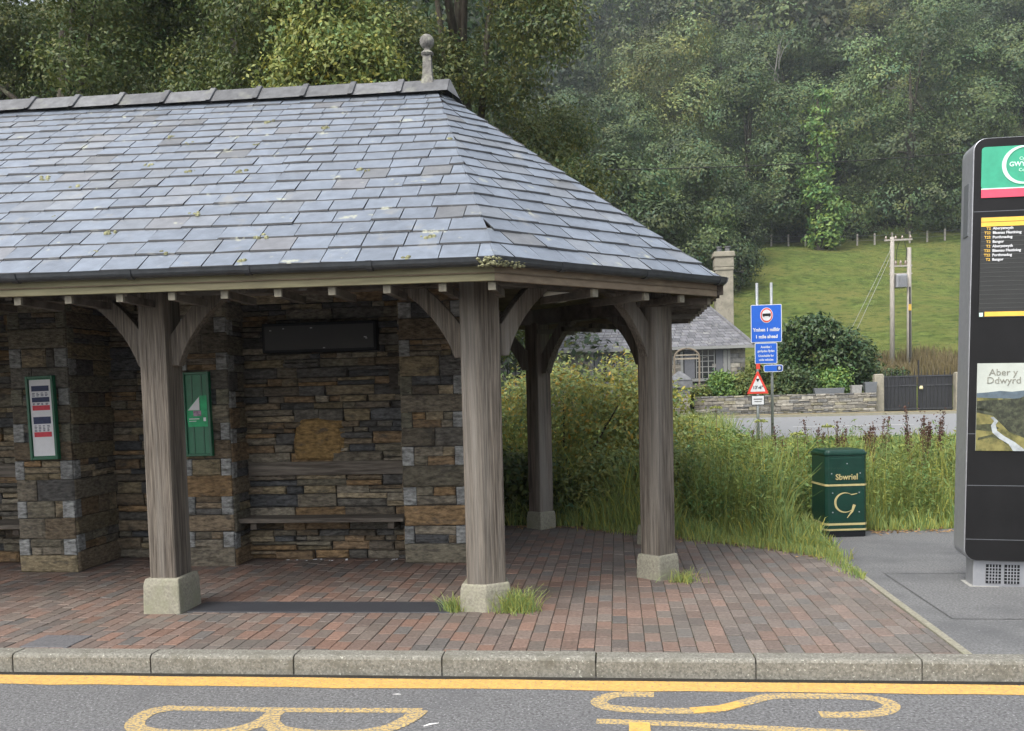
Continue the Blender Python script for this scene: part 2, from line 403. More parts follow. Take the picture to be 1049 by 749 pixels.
# B: upright along the kerb, two bowls towards the carriageway; the T stroke right of it
rm.ribbon(smooth([(-2.47, 4.72), (-2.3, 4.713), (-1.7, 4.715), (-1.06, 4.735)]), .07, -.1135)
rm.ribbon(smooth([(-2.45, 4.72), (-2.54, 4.64), (-2.53, 4.48), (-2.44, 4.38), (-2.25, 4.345), (-2.0, 4.38), (-1.87, 4.5), (-1.84, 4.69)]), .1, -.1127)
rm.ribbon(smooth([(-1.07, 4.735), (-1.1, 4.6), (-1.17, 4.47), (-1.3, 4.39), (-1.5, 4.37), (-1.7, 4.41), (-1.8, 4.5), (-1.84, 4.6)]), .1, -.1119)
rm.ribbon([(-.13, 4.615), (.3, 4.592), (1.0, 4.522), (1.45, 4.47)], .07, -.1135)
rm.ribbon([(-2.45, 4.05), (-1.3, 4.08)], .07, -.1135)
struct(rm.build('road_lettering', YELLOW_W))
struct(MB().ribbon([(.36, 4.79), (.52, 4.83), (.63, 4.915)], [.085, .09, .075], -.1115).ribbon([(.085, 4.60), (.085, 4.36)], .105, -.1115).build('yellow_paint_patch', YELLOW_N))
struct(MB().ribbon([(-1.0, 4.50), (-.97, 4.535), (-.93, 4.55)], [.008, .02, .006], -.1125).ribbon([(-1.28, 4.99), (-1.255, 4.993), (-1.23, 4.99)], [.004, .014, .004], -.1125).build('white_paint_chip', WHITE_P))

# ------------------------------------------------------------------ bus shelter
SH = thing('bus_shelter', 'stone and oak bus shelter with hipped slate roof and curved braces', 'bus shelter', (-4.5, 8.5, 0))

# posts --------------------------------------------------------------
BEAM_Z = 2.33
def post(poly, ppoly, top, hp=.26, m=OAK_Z):
    p = MB().prism(poly, hp - .012, top, 1.0).build('post', m, SH, bevel=.012)
    n = len(ppoly); cx = sum(a for a, _ in ppoly) / n; cy = sum(a for _, a in ppoly) / n
    sc = lambda s: [(cx + (a - cx) * s, cy + (b_ - cy) * s) for a, b_ in ppoly]
    q = MB(); lv = [(1.0, -.02), (.965, hp - .05), (.9, hp)]
    vs = [(a, b_, z) for s_, z in lv for a, b_ in sc(s_)]
    fs = [tuple(range(2 * n, 3 * n))] + [(l * n + i, l * n + (i + 1) % n, (l + 1) * n + (i + 1) % n, (l + 1) * n + i) for l in range(2) for i in range(n)]
    q.add(vs, fs); q.build('plinth', CONC, p, bevel=.012)
    return p
def rect(x0, x1, y0, y1): return [(x0, y0), (x1, y0), (x1, y1), (x0, y1)]
def diamond(px, py, a, s):
    """square with its nearest corner at px,py; right side runs along angle a"""
    u = (math.cos(a) * s, math.sin(a) * s); v = (-math.sin(a) * s, math.cos(a) * s)
    return [(px, py), (px + u[0], py + u[1]), (px + u[0] + v[0], py + u[1] + v[1]), (px + v[0], py + v[1])]
for x0 in (-3.465, -5.765, -8.065):
    post(rect(x0, x0 + .205, 6.44, 6.70), rect(x0 - .04, x0 + .25, 6.39, 6.75), BEAM_Z + .03)
post([(-1.095, 6.50), (-.955, 6.475), (-.815, 6.565), (-.87, 6.74), (-1.095, 6.74)], [(-1.15, 6.49), (-.95, 6.45), (-.775, 6.56), (-.82, 6.78), (-1.15, 6.78)], BEAM_Z + .03, .2)
A3 = R(47)
post(diamond(.328, 7.60, A3, .205), diamond(.325, 7.545, A3, .26), BEAM_Z + .03, .2)
post(diamond(.36, 9.28, R(45), .205), diamond(.36, 9.24, R(45), .26), BEAM_Z + .03, .2)
post(diamond(-.885, 10.48, R(47), .205), diamond(-.885, 10.445, R(47), .25), BEAM_Z + .03, .2, OAK_B)

# beams --------------------------------------------------------------
def bar(A, B, w_, h0, h1, mb):
    A = Vector((A[0], A[1], 0)); B = Vector((B[0], B[1], 0)); t = (B - A).normalized(); n = Vector((-t.y, t.x, 0)) * w_ / 2
    return mb.prism([tuple((A - n)[:2]), tuple((B - n)[:2]), tuple((B + n)[:2]), tuple((A + n)[:2])], h0, h1)
PC = [(-9.4, 6.57), (-.95, 6.6), (.32, 7.75), (.36, 9.45), (-.9, 10.62), (-9.4, 10.62)]
for i in range(5):
    A, B = PC[i], PC[i + 1]
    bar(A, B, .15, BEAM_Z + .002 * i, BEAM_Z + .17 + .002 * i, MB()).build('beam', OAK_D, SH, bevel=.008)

# curved braces --------------------------------------------------------
def brace(P, dirv, drop=.51, reach=.47, th=.09, wide=.17, m=OAK_Z):
    """P: plan point where the brace meets the post; dirv: plan direction along the beam"""
    dv = Vector((dirv[0], dirv[1], 0)).normalized(); nrm = Vector((-dv.y, dv.x, 0))
    lo = []
    n = 10; u0 = .055
    for i in range(n + 1):
        t = i / n
        u = u0 + (reach - u0) * (.5 * t + .5 * (1 - math.cos(t * math.pi / 2)))
        z = -drop + drop * (.62 * t + .38 * math.sin(t * math.pi / 2))
        lo.append((u, z))
    hi = [(-.02, -drop + wide * 1.35), (.0, -drop + wide * 1.35)]
    for t in (.35, .7): hi.append(((reach - wide * 1.25) * t, (-drop + wide * 1.35) * (1 - t) + .015))
    hi.append((reach - wide * 1.25, 0))
    out = [(-.02, -drop)] + lo + hi[::-1]
    P = Vector((P[0], P[1], BEAM_Z + .005))
    pts = [P + dv * u + Z * z - nrm * th / 2 for u, z in out]
    MB().extrude(pts, nrm * th).build('brace', m, SH, bevel=.006)
for x0 in (-3.465, -5.765, -8.065):
    brace((x0, 6.57), (-1, 0)); brace((x0 + .205, 6.57), (1, 0))
brace((-1.095, 6.62), (-1, 0)); 
cd = (1.27, 1.15)
brace((-.84, 6.68), cd, .5, .46)
brace((.27, 7.72), (-1.27, -1.15), .5, .46)
brace((.345, 7.88), (0.02, 1)); brace((.36, 9.3), (-.02, -1))
brace((.27, 9.52), (-1.26, 1.17)); brace((-.80, 10.55), (1.26, -1.17), .55, .5); brace((-1.02, 10.62), (-1, 0))

# roof ----------------------------------------------------------------
def eavez(x): return 2.42 + max(0., -.75 - x) * .0054
def ridgez(x): return 4.39 + max(0., -1.61 - x) * .0174
s2, s3, s4, s5 = (-.75, 5.92), (.84, 7.5), (.84, 9.72), (-.75, 11.28)
AP = (-1.61, 8.60); XL = -9.5
def facet(mb, A, B, zf, right_end, left_end, depth, ncourse=20, tri=False, prefix=0):
    """A->B eave edge in plan; inward normal; slates laid in diminishing courses. bounds(t) gives u-range at t."""
    A = Vector((*A, 0)); B = Vector((*B, 0)); U = (B - A).normalized(); I = Vector((-U.y, U.x, 0))
    g = np.linspace(1.22, .78, ncourse); g = g / g.sum(); e = np.concatenate([[0], np.cumsum(g)])
    for j in range(ncourse):
        t0, t1 = e[j] * depth, min(1.0, e[j + 1] + .012) * depth
        u0a, u1a = left_end(t0), right_end(t0); u0b, u1b = left_end(t1), right_end(t1)
        if u1a - u0a < .03: continue
        wmax = .315 - .05 * j / ncourse
        u = u0a - random.uniform(0, .25)
        while u < u1a:
            w_ = random.uniform(.66, 1.0) * wmax
            v = u + w_
            if u1a - v < .07: v = u1a + .01
            la, ra = max(u + .0035, u0a - .008), min(v - .0035, u1a + .008)
            lb, rb = max(u + .0035, u0b - .008), min(v - .0035, u1b + .008)
            if ra - la > .008 and rb > lb - .002:
                rb = max(rb, lb + .001)
                lift = .017 + random.uniform(0, .010)
                tw = random.uniform(-.003, .003); dt = random.uniform(-.005, .005)
                P = [(la, t0 + dt, lift + tw), (ra, t0 + dt + random.uniform(-.003, .003), lift - tw), (rb, t1, .005), (lb, t1, .005)]
                top = []
                for uu, tt, hh in P:
                    p = A + U * uu + I * tt; top.append((p.x, p.y, zf(p.x, p.y) + hh))
                low = [(p[0], p[1], p[2] - .014) for p in top]
                gsh = random.uniform(.86, 1.12); r = random.random()
                cl = (.128, .15, .182) if r < .78 else ((.14, .155, .175) if r < .95 else ((.13, .135, .145) if r < .98 else (.1, .105, .11)))
                cl = tuple(c * gsh for c in cl)
                mb.add(low + top, [(4, 5, 6, 7)], cl); mb.add(low + top, [(0, 1, 5, 4), (1, 2, 6, 5), (3, 0, 4, 7)], (.03, .031, .034))  # edge faces coloured near black to deepen the shadow lines between courses
            u = v
def plane_fn(a, za, b_, zb, c_, zc):
    n = (Vector((b_[0] - a[0], b_[1] - a[1], zb - za))).cross(Vector((c_[0] - a[0], c_[1] - a[1], zc - za)))
    return lambda x, y: za - (n.x * (x - a[0]) + n.y * (y - a[1])) / n.z
D0 = AP[1] - 5.92
zfront = lambda x, y: eavez(x) + (y - 5.92) / D0 * (ridgez(x) - eavez(x))
zback = lambda x, y: eavez(x) + (11.28 - y) / (11.28 - AP[1]) * (ridgez(x) - eavez(x))
sl_ = MB()
Lf = s2[0] - XL
facet(sl_, (XL, 5.92), s2, zfront, lambda t: Lf + (AP[0] - s2[0]) * t / D0, lambda t: 0, D0)
def trifacet(A, B, zf):
    L = math.dist(A, B); U = ((B[0] - A[0]) / L, (B[1] - A[1]) / L); I = (-U[1], U[0])
    ua = (AP[0] - A[0]) * U[0] + (AP[1] - A[1]) * U[1]; dep = (AP[0] - A[0]) * I[0] + (AP[1] - A[1]) * I[1]
    facet(sl_, A, B, zf, lambda t: L + (ua - L) * t / dep, lambda t: ua * t / dep, dep)
E2 = eavez(-.75); ZA = ridgez(AP[0])
tris = [(s2, s3), (s3, s4), (s4, s5)]
zfs = []
for A, B in tris:
    zf = plane_fn(A, E2, B, E2, AP, ZA); zfs.append(zf); trifacet(A, B, zf)
facet(sl_, s5, (XL, 11.28), zback, lambda t: Lf, lambda t: (s5[0] - AP[0]) * t / (11.28 - AP[1]), 11.28 - AP[1])
roof = sl_.build('roof', SLATE, SH)
# boarded deck under the slates (dark top, timber soffit)
dk = MB()
P3 = lambda p, z: (p[0], p[1], z)
ring = [(XL, 5.94), (-.76, 5.94), (.82, 7.51), (.82, 9.71), (-.76, 11.26), (XL, 11.26)]
def deck(mb, dz):
    e = [P3(p, (eavez(p[0])) + dz) for p in ring]; a = P3(AP, ZA + dz); l = (XL, AP[1], ridgez(XL) + dz)
    mb.add(e + [a, l], [(0, 1, 6, 7), (1, 2, 6), (2, 3, 6), (3, 4, 6), (4, 5, 7, 6)])
    return e, a, l
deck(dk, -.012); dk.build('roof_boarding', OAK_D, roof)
d2 = MB(); deck(d2, -.085)
d2.add([(XL, 5.94, 2.3), (XL, 11.26, 2.3), (XL, AP[1], ridgez(XL))], [(0, 1, 2)])
d2.build('soffit', SOFFIT, SH)
# rafters under the soffit
for x in np.arange(-9.2, -1.66, .42):
    a, c = Vector((x, 6.0, eavez(x) - .11)), Vector((x, AP[1] - .05, ridgez(x) - .12))
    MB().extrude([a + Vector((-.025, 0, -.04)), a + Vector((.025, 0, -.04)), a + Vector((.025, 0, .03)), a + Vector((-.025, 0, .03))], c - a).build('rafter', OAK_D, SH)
# fascia, gutter
def offs(d):    # eave polygon moved inwards by d
    k_ = d * math.tan(R(22.5))
    return [(XL, 5.92 + d), (s2[0] - k_, 5.92 + d), (s3[0] - d, s3[1] + k_), (s4[0] - d, s4[1] - k_), (s5[0] - k_, 11.28 - d), (XL, 11.28 - d)]
fo, fi = offs(.032), offs(.058)
for i, m in enumerate((FASCIA, FASCIA_B, FASCIA_B, FASCIA_B)):
    a, b_, c, d_ = fo[i], fo[i + 1], fi[i + 1], fi[i]
    dz = [eavez(a[0]) - 2.42, eavez(b_[0]) - 2.42]
    vs_ = [(a[0], a[1], 2.287 + dz[0]), (b_[0], b_[1], 2.287 + dz[1]), (c[0], c[1], 2.287 + dz[1]), (d_[0], d_[1], 2.287 + dz[0])]
    vs_ += [(p[0], p[1], p[2] + .115) for p in vs_]
    MB().add(vs_, [(0, 3, 2, 1), (4, 5, 6, 7), (0, 1, 5, 4), (1, 2, 6, 5), (2, 3, 7, 6), (3, 0, 4, 7)]).build('fascia', m, SH, bevel=.004)
go = offs(-.012)
gprof = [(math.cos(a) * .042, math.sin(a) * .042) for a in np.linspace(math.pi, 2 * math.pi, 9)] + [(.046, .012), (-.046, .012)]
for i in range(3):
    a, b_ = Vector((*go[i], 2.418 + eavez(go[i][0]) - 2.42)), Vector((*go[i + 1], 2.418 + eavez(go[i + 1][0]) - 2.42))
    if i == 2: b_ = a + (b_ - a) * .35
    t = (b_ - a).normalized(); n = Vector((t.y, -t.x, 0)).normalized()
    gt = MB().extrude([a + n * u + Z * v for u, v in gprof], b_ - a).build('gutter', GUTTER, SH)
    L = (b_ - a).length
    for s_ in np.arange(.55, L, .82):
        p = a + t * s_
        MB().extrude([p - t * .02 + n * u * 1.16 + Z * (v * 1.16 - .001) for u, v in gprof], t * .04).build('gutter_bracket', GUTTER, gt)
# moss grown over the gutter corner
mo = MB()
for i in range(130):
    p = Vector((random.uniform(-.86, -.58), 0, random.uniform(2.37, 2.425)))
    p.y = 5.865 + max(0, p.x + .75) + random.uniform(-.012, .012)
    r = random.uniform(.006, .016)
    mo.lathe([(.2 * r, p.z - r * .7), (r, p.z), (.3 * r, p.z + r * .7)], p.x, p.y, 5, (random.uniform(.7, 1.2),) * 3)
MOSS = M('moss', (.22, .22, .13), .95, .1, 60., .5, 0, tint=True)
mo.build('moss', MOSS, SH)
for i in range(26):
    x = random.uniform(-6, -.9); t_ = random.random() ** 1.6; y = 5.95 + 2.2 * t_
    if x > -1.0 - .35 * t_: continue
    z = zfront(x, y) + .02; mm = MB()
    for k_ in range(random.randint(3, 7)):
        r = random.uniform(.008, .024); a_, b_ = x + random.uniform(-.05, .05), y + random.uniform(-.02, .02)
        zz_ = zfront(a_, b_) + .012; mm.lathe([(r, zz_ - .012), (r * .9, zz_ + r * .25), (r * .3, zz_ + r * .6)], a_, b_, 6, (random.uniform(.6, 1.2),) * 3)
    mm.build('moss', MOSS, roof)
# joist ends under the fascia
for x in list(np.arange(-9.3, -1.0, .372)) + [-.79]:
    j = MB().box(x - .024, x + .024, 6.02, 6.5, 2.235 + eavez(x) - 2.42, 2.285 + eavez(x) - 2.42).build('joist', OAK_D, SH)
    MB().box(x - .0245, x + .0245, 5.995, 6.019, 2.234 + eavez(x) - 2.42, 2.286 + eavez(x) - 2.42).build('joist_end', JOIST, j)
for A, B, ts in ((fi[1], fi[2], (.42, .66, .84)), (fi[2], fi[3], (.03, .16, .29, .42, .55, .68, .81, .95)), (fi[3], fi[4], (.2, .4, .6, .8))):
    A = Vector((*A, 0)); B = Vector((*B, 0)); t = (B - A).normalized(); n = Vector((-t.y, t.x, 0))
    for s_ in ts:
        p = A + (B - A) * s_
        mk = lambda a_, b2, h0, h1: MB().prism([tuple((p - t * .026 + n * a_)[:2]), tuple((p + t * .026 + n * a_)[:2]), tuple((p + t * .026 + n * b2)[:2]), tuple((p - t * .026 + n * b2)[:2])], h0, h1)
        j = mk(.045, .6, 2.232, 2.284).build('joist', OAK_D, SH)
        mk(.02, .044, 2.231, 2.285).build('joist_end', JOIST, j)
# tails of the end face seen edge-on: slate undersides and sprockets below the fascia
for s_ in np.linspace(.02, .98, 9):
    A = Vector((*fo[2], 0)); B = Vector((*fo[3], 0)); p = A + (B - A) * s_
    MB().box(p.x + .003, p.x + .05, p.y - .03, p.y + .03, 2.30 + .004, 2.385).build('rafter_tail', OAK_D, SH)

# ridge tiles and finial
x = -1.47; i = 0
while x > XL:
    x0 = x - .455; zc = ridgez((x + x0) / 2) + .035
    pr = lambda s_, dz, xa, xb: [(xa, AP[1] - .165 * s_, zc - .1 * s_ + dz), (xa, AP[1] - .025, zc + .045 * s_ + dz), (xa, AP[1] + .025, zc + .045 * s_ + dz), (xa, AP[1] + .165 * s_, zc - .1 * s_ + dz), (xa, AP[1], zc - .02)]
    g = random.uniform(.8, 1.25)
    t_ = MB().extrude(pr(1, 0, x0 + .003, 0), (.449, 0, 0), (g, g, g))
    if i: t_.extrude(pr(1.1, .012, x - .03, 0), (.055, 0, 0), (g * .9,) * 3)
    rt = t_.build('ridge_tile', RIDGE, roof, bevel=.006)
    if i == 0:
        zb = zc + .035
        MB().prism(rect(-1.74, -1.62, AP[1] - .06, AP[1] + .06), zb - .05, zb + .04, .8).prism(rect(-1.724, -1.636, AP[1] - .044, AP[1] + .044), zb + .035, zb + .27, .78).lathe([(.05, zb + .235), (.062, zb + .255), (.045, zb + .275), (.03, zb + .285), (.03, zb + .31)] + [(.068 * math.sin(a), zb + .365 - .068 * math.cos(a)) for a in np.linspace(.45, 3.0, 9)], -1.68, AP[1], 14).build('finial', M('finial_stone', (.14, .135, .125), .9, .2, 30., .4, .5, col2=(.27, .27, .22), s2=14., t2=(.5, .65)), roof)
    x = x0; i += 1
# hip cap end at the apex
MB().add([(-1.47, AP[1] - .165, ridgez(-1.5) - .065), (-1.47, AP[1] - .02, ridgez(-1.5) + .08), (-1.47, AP[1] + .02, ridgez(-1.5) + .08), (-1.47, AP[1] + .165, ridgez(-1.5) - .065), (-1.37, AP[1] - .1, ridgez(-1.5) - .13), (-1.37, AP[1] + .1, ridgez(-1.5) - .13)], [(0, 4, 1), (1, 4, 5, 2), (2, 5, 3)]).build('hip_cap', RIDGE, roof)

# walls: rubble masonry built stone by stone ------------------------------------
RUST = [(.15, .105, .062), (.125, .098, .066), (.105, .092, .07), (.09, .084, .072), (.07, .068, .064), (.14, .115, .072), (.064, .066, .068), (.12, .108, .08), (.165, .11, .058), (.092, .078, .06), (.2, .165, .11), (.17, .15, .115)]
QUOIN = (.195, .2, .195)
def stone(mb, O, U, N, u0, u1, z0, z1, dep, col, cham=.014, jit=.009, back=.06):
    P = lambda u, z, d_: tuple(O + U * u + Z * z + N * d_)
    j = lambda: random.uniform(-jit, jit)
    outer = [(u0 + j() * .5, z0 + j() * .5), (u1 + j() * .5, z0 + j() * .5), (u1 + j() * .5, z1 + j() * .5), (u0 + j() * .5, z1 + j() * .5)]
    ch = min(cham, (u1 - u0) * .25, (z1 - z0) * .25)
    inner = [(u0 + ch + abs(j()), z0 + ch), (u1 - ch - abs(j()), z0 + ch), (u1 - ch - abs(j()), z1 - ch), (u0 + ch + abs(j()), z1 - ch)]
    vs_ = [P(u, z, -back) for u, z in outer] + [P(u, z, dep - ch * .8) for u, z in outer] + [P(u, z, dep + j()) for u, z in inner]
    mb.add(vs_, [(8, 9, 10, 11)] + [(i, (i + 1) % 4, 4 + (i + 1) % 4, 4 + i) for i in range(4)] + [(4 + i, 4 + (i + 1) % 4, 8 + (i + 1) % 4, 8 + i) for i in range(4)], col)
def shade(c, a=.75, b_=1.25):
    g = random.uniform(a, b_) * 1.3; return tuple(x * g for x in c)
def rubble(mb, O, U, N, w_, z0, z1, hmin=.035, hmax=.1, dmin=.0, dmax=.03):
    z = z0
    while z < z1:
        h = random.uniform(hmin, hmax)
        u = 0
        while u < w_:
            ln = min(max(.09, h * random.uniform(1.8, 5.5)), .5); v = min(u + ln, w_)
            if w_ - v < .07: v = w_
            if h > .075 and random.random() < .35:      # two thin stones in place of one
                m_ = z + h * random.uniform(.4, .6)
                for a, b_ in ((z, m_), (m_, z + h)):
                    stone(mb, O, U, N, u + .005, v - .005, a + .0045, b_ - .0045, random.uniform(dmin, dmax), shade(random.choice(RUST)))
            else:
                stone(mb, O, U, N, u + .005, v - .005, z + .0045, z + h - .0045, random.uniform(dmin, dmax), shade(random.choice(RUST)))
            u = v
        z += h
def qcol(z):
    if random.random() < (.35 if z > 1.2 else .1): return shade((.125, .12, .09), .7, 1.2)
    return shade(QUOIN, .75, 1.15)
def quoined(mb, O, U, N, w_, z0, z1, lq=True, rq=True, seq=None):
    """courses that alternate one broad stone with thin stones between pale slate quoins"""
    z = z0; i = 0
    while z < z1:
        h = random.uniform(.15, .2)
        if i % 2 == 0:
            if random.random() < .75: stone(mb, O, U, N, 0, w_, z + .003, z + h - .003, random.uniform(.008, .024), shade(random.choice(RUST[:3] + RUST[5:6] + RUST[8:9] + RUST[7:8])), jit=.008)
            else:
                m_ = w_ * random.uniform(.35, .65)
                stone(mb, O, U, N, 0, m_ - .004, z + .003, z + h - .003, random.uniform(.008, .024), shade(random.choice(RUST[:6])))
                stone(mb, O, U, N, m_ + .004, w_, z + .003, z + h - .003, random.uniform(.008, .024), shade(random.choice(RUST[:6])))
        else:
            h *= .9
            ql, qr = (random.uniform(.085, .125) if lq else 0), (random.uniform(.085, .125) if rq else 0)
            if lq: stone(mb, O, U, N, 0, ql, z + .003, z + h - .003, .014, qcol(z), .006, .003)
            if rq: stone(mb, O, U, N, w_ - qr, w_, z + .003, z + h - .003, .014, qcol(z), .006, .003)
            nrow = random.choice([1, 2, 2, 3]); hh = h / nrow
            for r in range(nrow):
                u = ql + .004
                while u < w_ - qr - .01:
                    v = min(u + random.uniform(.12, .36), w_ - qr - .004)
                    if w_ - qr - v < .07: v = w_ - qr - .004
                    stone(mb, O, U, N, u, v - .005, z + r * hh + .003, z + (r + 1) * hh - .003, random.uniform(0, .02), shade(random.choice(RUST)))
                    u = v
        z += h; i += 1
XU, YU = Vector((1, 0, 0)), Vector((0, 1, 0))
def wall_part(name, core, faces):
    """core: mortar box behind; faces: list of callables adding stones"""
    mb = MB()
    for f in faces: f(mb)
    o = mb.build('stone_wall', STONE, SH)
    MB().box(*core).build('mortar_core', MORTAR, o)
    return o
HT = 2.96
random.seed(21)
# piers: left, middle, right
wall_part('p', (-5.57, -5.03, 8.03, 9.5, 0, HT), [lambda m: quoined(m, Vector((-5.58, 8.02, 0)), XU, -YU, .565, 0, HT), lambda m: quoined(m, Vector((-5.02, 8.03, 0)), YU, XU, .74, 0, HT, True, False)])
wall_part('p', (-4.08, -3.61, 8.3, 9.5, 0, HT), [lambda m: quoined(m, Vector((-4.09, 8.29, 0)), XU, -YU, .49, 0, HT), lambda m: quoined(m, Vector((-3.6, 8.3, 0)), YU, XU, .39, 0, HT, True, False), lambda m: quoined(m, Vector((-4.09, 8.76, 0)), -YU, -XU, .46, 0, HT, False, True)])
random.seed(5)
wall_part('p', (-1.98, -1.40, 8.43, 10.5, 0, HT), [lambda m: quoined(m, Vector((-1.99, 8.42, 0)), XU, -YU, .6, 0, HT), lambda m: quoined(m, Vector((-1.39, 8.43, 0)), YU, XU, 2.1, 0, HT), lambda m: quoined(m, Vector((-1.99, 8.7, 0)), -YU, -XU, .27, 0, HT, False, False)])
# bays between them
random.seed(9)
def bay(x0, x1, y, ochre=False):
    def f(m):
        rubble(m, Vector((x0, y, 0)), XU, -YU, x1 - x0, 0, HT, .045, .13, 0, .06)
        if ochre:
            pts = [(-3.10, .975), (-2.63, .965), (-2.61, 1.2), (-2.635, 1.345), (-2.85, 1.375), (-3.03, 1.36), (-3.085, 1.28), (-3.115, 1.14)]
            inn = [(-2.86 + (u + 2.86) * .9, 1.17 + (z - 1.17) * .9) for u, z in pts]; n_ = len(pts)
            m.add([(u, y + .05, z) for u, z in pts] + [(u, y - .025, z) for u, z in pts] + [(u, y - .05 + random.uniform(-.012, .012), z) for u, z in inn], [tuple(range(2 * n_, 3 * n_))] + [(l * n_ + i, l * n_ + (i + 1) % n_, (l + 1) * n_ + (i + 1) % n_, (l + 1) * n_ + i) for l in range(2) for i in range(n_)], (.23, .15, .06))
            stone(m, Vector((0, y, 0)), XU, -YU, -2.16, -1.99, 1.62, 1.98, .045, (.06, .052, .045), .03, .015)
    wall_part('b', (x0, x1, y + .02, y + .6, 0, HT), [f])
bay(-3.6, -1.98, 8.67, True); bay(-5.02, -4.07, 8.76); bay(-9.4, -5.56, 8.56)
MB().box(-9.4, -1.40, 9.28, 10.5, 0, 3.3).build('back_wall', MORTAR, SH)
# benches and back rails
for x0, x1, yf, yb in ((-3.61, -1.99, 8.36, 8.64), (-8.6, -5.58, 8.1, 8.53)):
    s_ = MB().box(x0, x1, yf, yf + (yb - yf) * .48, .395, .437).box(x0 + .003, x1 - .004, yf + (yb - yf) * .53, yb, .396, .436).build('bench_seat', OAK_X, SH, bevel=.006)
    for xx_ in (x0 + .12, x1 - .16): MB().box(xx_, xx_ + .06, yf + .05, yb, .33, .394).build('bench_bracket', OAK_D, s_)
MB().box(-3.56, -2.0, 8.585, 8.63, .825, .955).build('back_rail', OAK_X, SH, bevel=.006)
MB().box(-8.6, -5.59, 8.48, 8.525, .86, .99).build('back_rail', OAK_X, SH, bevel=.006)
# round ceiling lamps
def dome(x, y, z, r): 
    return MB().lathe([(r * math.sin(a), z - .45 * r * math.cos(a)) for a in np.linspace(.06, 1.5, 8)] + [(r * 1.04, z), (r * 1.04, z + .03)], x, y, 20).build('ceiling_lamp', LAMPSHADE, SH, smooth=True)
dome(-2.36, 7.4, 2.56, .17); dome(-.44, 7.42, 2.33, .12)

# things fixed to the wall and standing about ----------------------------------
T = thing('timetable_case', 'narrow green framed timetable case with white sheets on left stone pier', 'timetable', (-5.24, 7.985, 1.06))
T.rotation_euler = (0, -.02, 0)
def case(T, w_, h, panel):
    MB().box(-w_, w_, -.03, 0, 0, h).build('backing', panel, T, local=True)
    f = MB(); b_ = .024
    f.box(-w_, -w_ + b_, -.05, -.031, 0, h).box(w_ - b_, w_, -.05, -.031, 0, h).box(-w_ + b_, w_ - b_, -.049, -.031, 0, b_).box(-w_ + b_, w_ - b_, -.049, -.031, h - b_, h)
    f.build('frame', GREEN_CASE, T, bevel=.004, local=True)
case(T, .135, .77, GREEN_PANEL)
sh = MB().box(-.105, .105, -.034, -.0305, .035, .735).build('timetable_sheet', WHITE, T, local=True)
tx = MB()
for z, h in ((.63, .05), (.53, .045), (.33, .065)): MB().box(-.085, .085, -.037, -.0345, z, z + h).build('timetable_heading', NAVY, sh, local=True)
for z in (.455, .21): MB().box(-.085, .085, -.037, -.0345, z, z + .045).build('timetable_band', REDP, sh, local=True)
for z in (.61, .597, .585, .515, .505, .31, .297, .285, .272, .262):
    for u in np.arange(-.08, .08, .042): tx.box(u, u + .016 + .012 * random.random(), -.0365, -.0345, z, z + .006)
tx.build('timetable_rows', NAVY, sh, local=True)

T = thing('notice_case', 'empty green notice case with half peeled green poster on middle pier', 'notice board', (-3.88, 8.265, 1.05))
T.rotation_euler = (0, -.012, 0)
case(T, .13, .785, GREEN_PANEL)
g = MB()
for u in (-.05, .045): g.box(u, u + .012, -.036, -.0305, .026, .758)
g.build('panel_rib', GREEN_CASE, T, local=True)
po = MB().extrude([(-.09, -.040, .275), (.1, -.040, .275), (.1, -.040, .565), (.035, -.040, .565), (-.1, -.040, .43), (-.1, -.040, .36)], (0, .003, 0)).build('poster', POSTER_G, T, local=True)
MB().extrude([(.03, -.046, .555), (.03, -.05, .43), (-.085, -.046, .43)], (0, .002, 0)).build('peeled_corner', WHITE, po, local=True)
MB().box(-.035, .04, -.0425, -.0402, .375, .425).build('poster_picture', MAUVE, po, local=True)
MB().box(.06, .085, -.0425, -.0402, .325, .36).box(-.08, .02, -.0425, -.0402, .345, .353).box(-.08, -.01, -.0425, -.0402, .325, .331).build('poster_print', WHITE, po, local=True)

T = thing('departure_display', 'long black departure display board high on bay wall above bench', 'display', (-2.79, 8.60, 2.0))
MB().box(-.56, .56, -.07, .06, 0, .285).build('display_case', BLACK, T, bevel=.008, local=True)
MB().box(-.53, .53, -.074, -.0705, .03, .255).build('screen', SCREEN, T, local=True)
SCUFF = M('scuff', (.3, .3, .3), .8, .2, 30., .2, 0)
for x_, z_ in ((-.48, .21), (-.35, .225), (-.08, .225), (.44, .125), (.455, .113), (.04, .035)): MB().box(x_, x_ + random.uniform(.012, .03), -.078, -.0745, z_, z_ + .01).build('screen_scuff', SCUFF, T, local=True)

# litter bin ----------------------------------------------------------------
B0 = thing('litter_bin', 'dark green litter bin with gold bands standing where asphalt meets grass', 'litter bin', (2.12, 9.74, 0), (0, 0, R(8)))
bw, bd, bh = .43, .44, .9
ch = .03
oct_ = [(ch, 0), (bw - ch, 0), (bw, ch), (bw, bd - ch), (bw - ch, bd), (ch, bd), (0, bd - ch), (0, ch)]
MB().prism(oct_, .06, .845).build('bin_body', GREEN_BIN, B0, bevel=.006, local=True)
big = [(a + (.008 if a > bw / 2 else -.008), c + (.008 if c > bd / 2 else -.008)) for a, c in oct_]
MB().prism(big, .846, .875).prism([(a, c) for a, c in oct_], .8745, .9, .93).build('bin_lid', GREEN_BIN, B0, bevel=.006, local=True)
MB().prism([(bw / 2 + (a - bw / 2) * .97, bd / 2 + (c - bd / 2) * .97) for a, c in oct_], 0, .0595).build('bin_base', BLACK, B0, local=True)
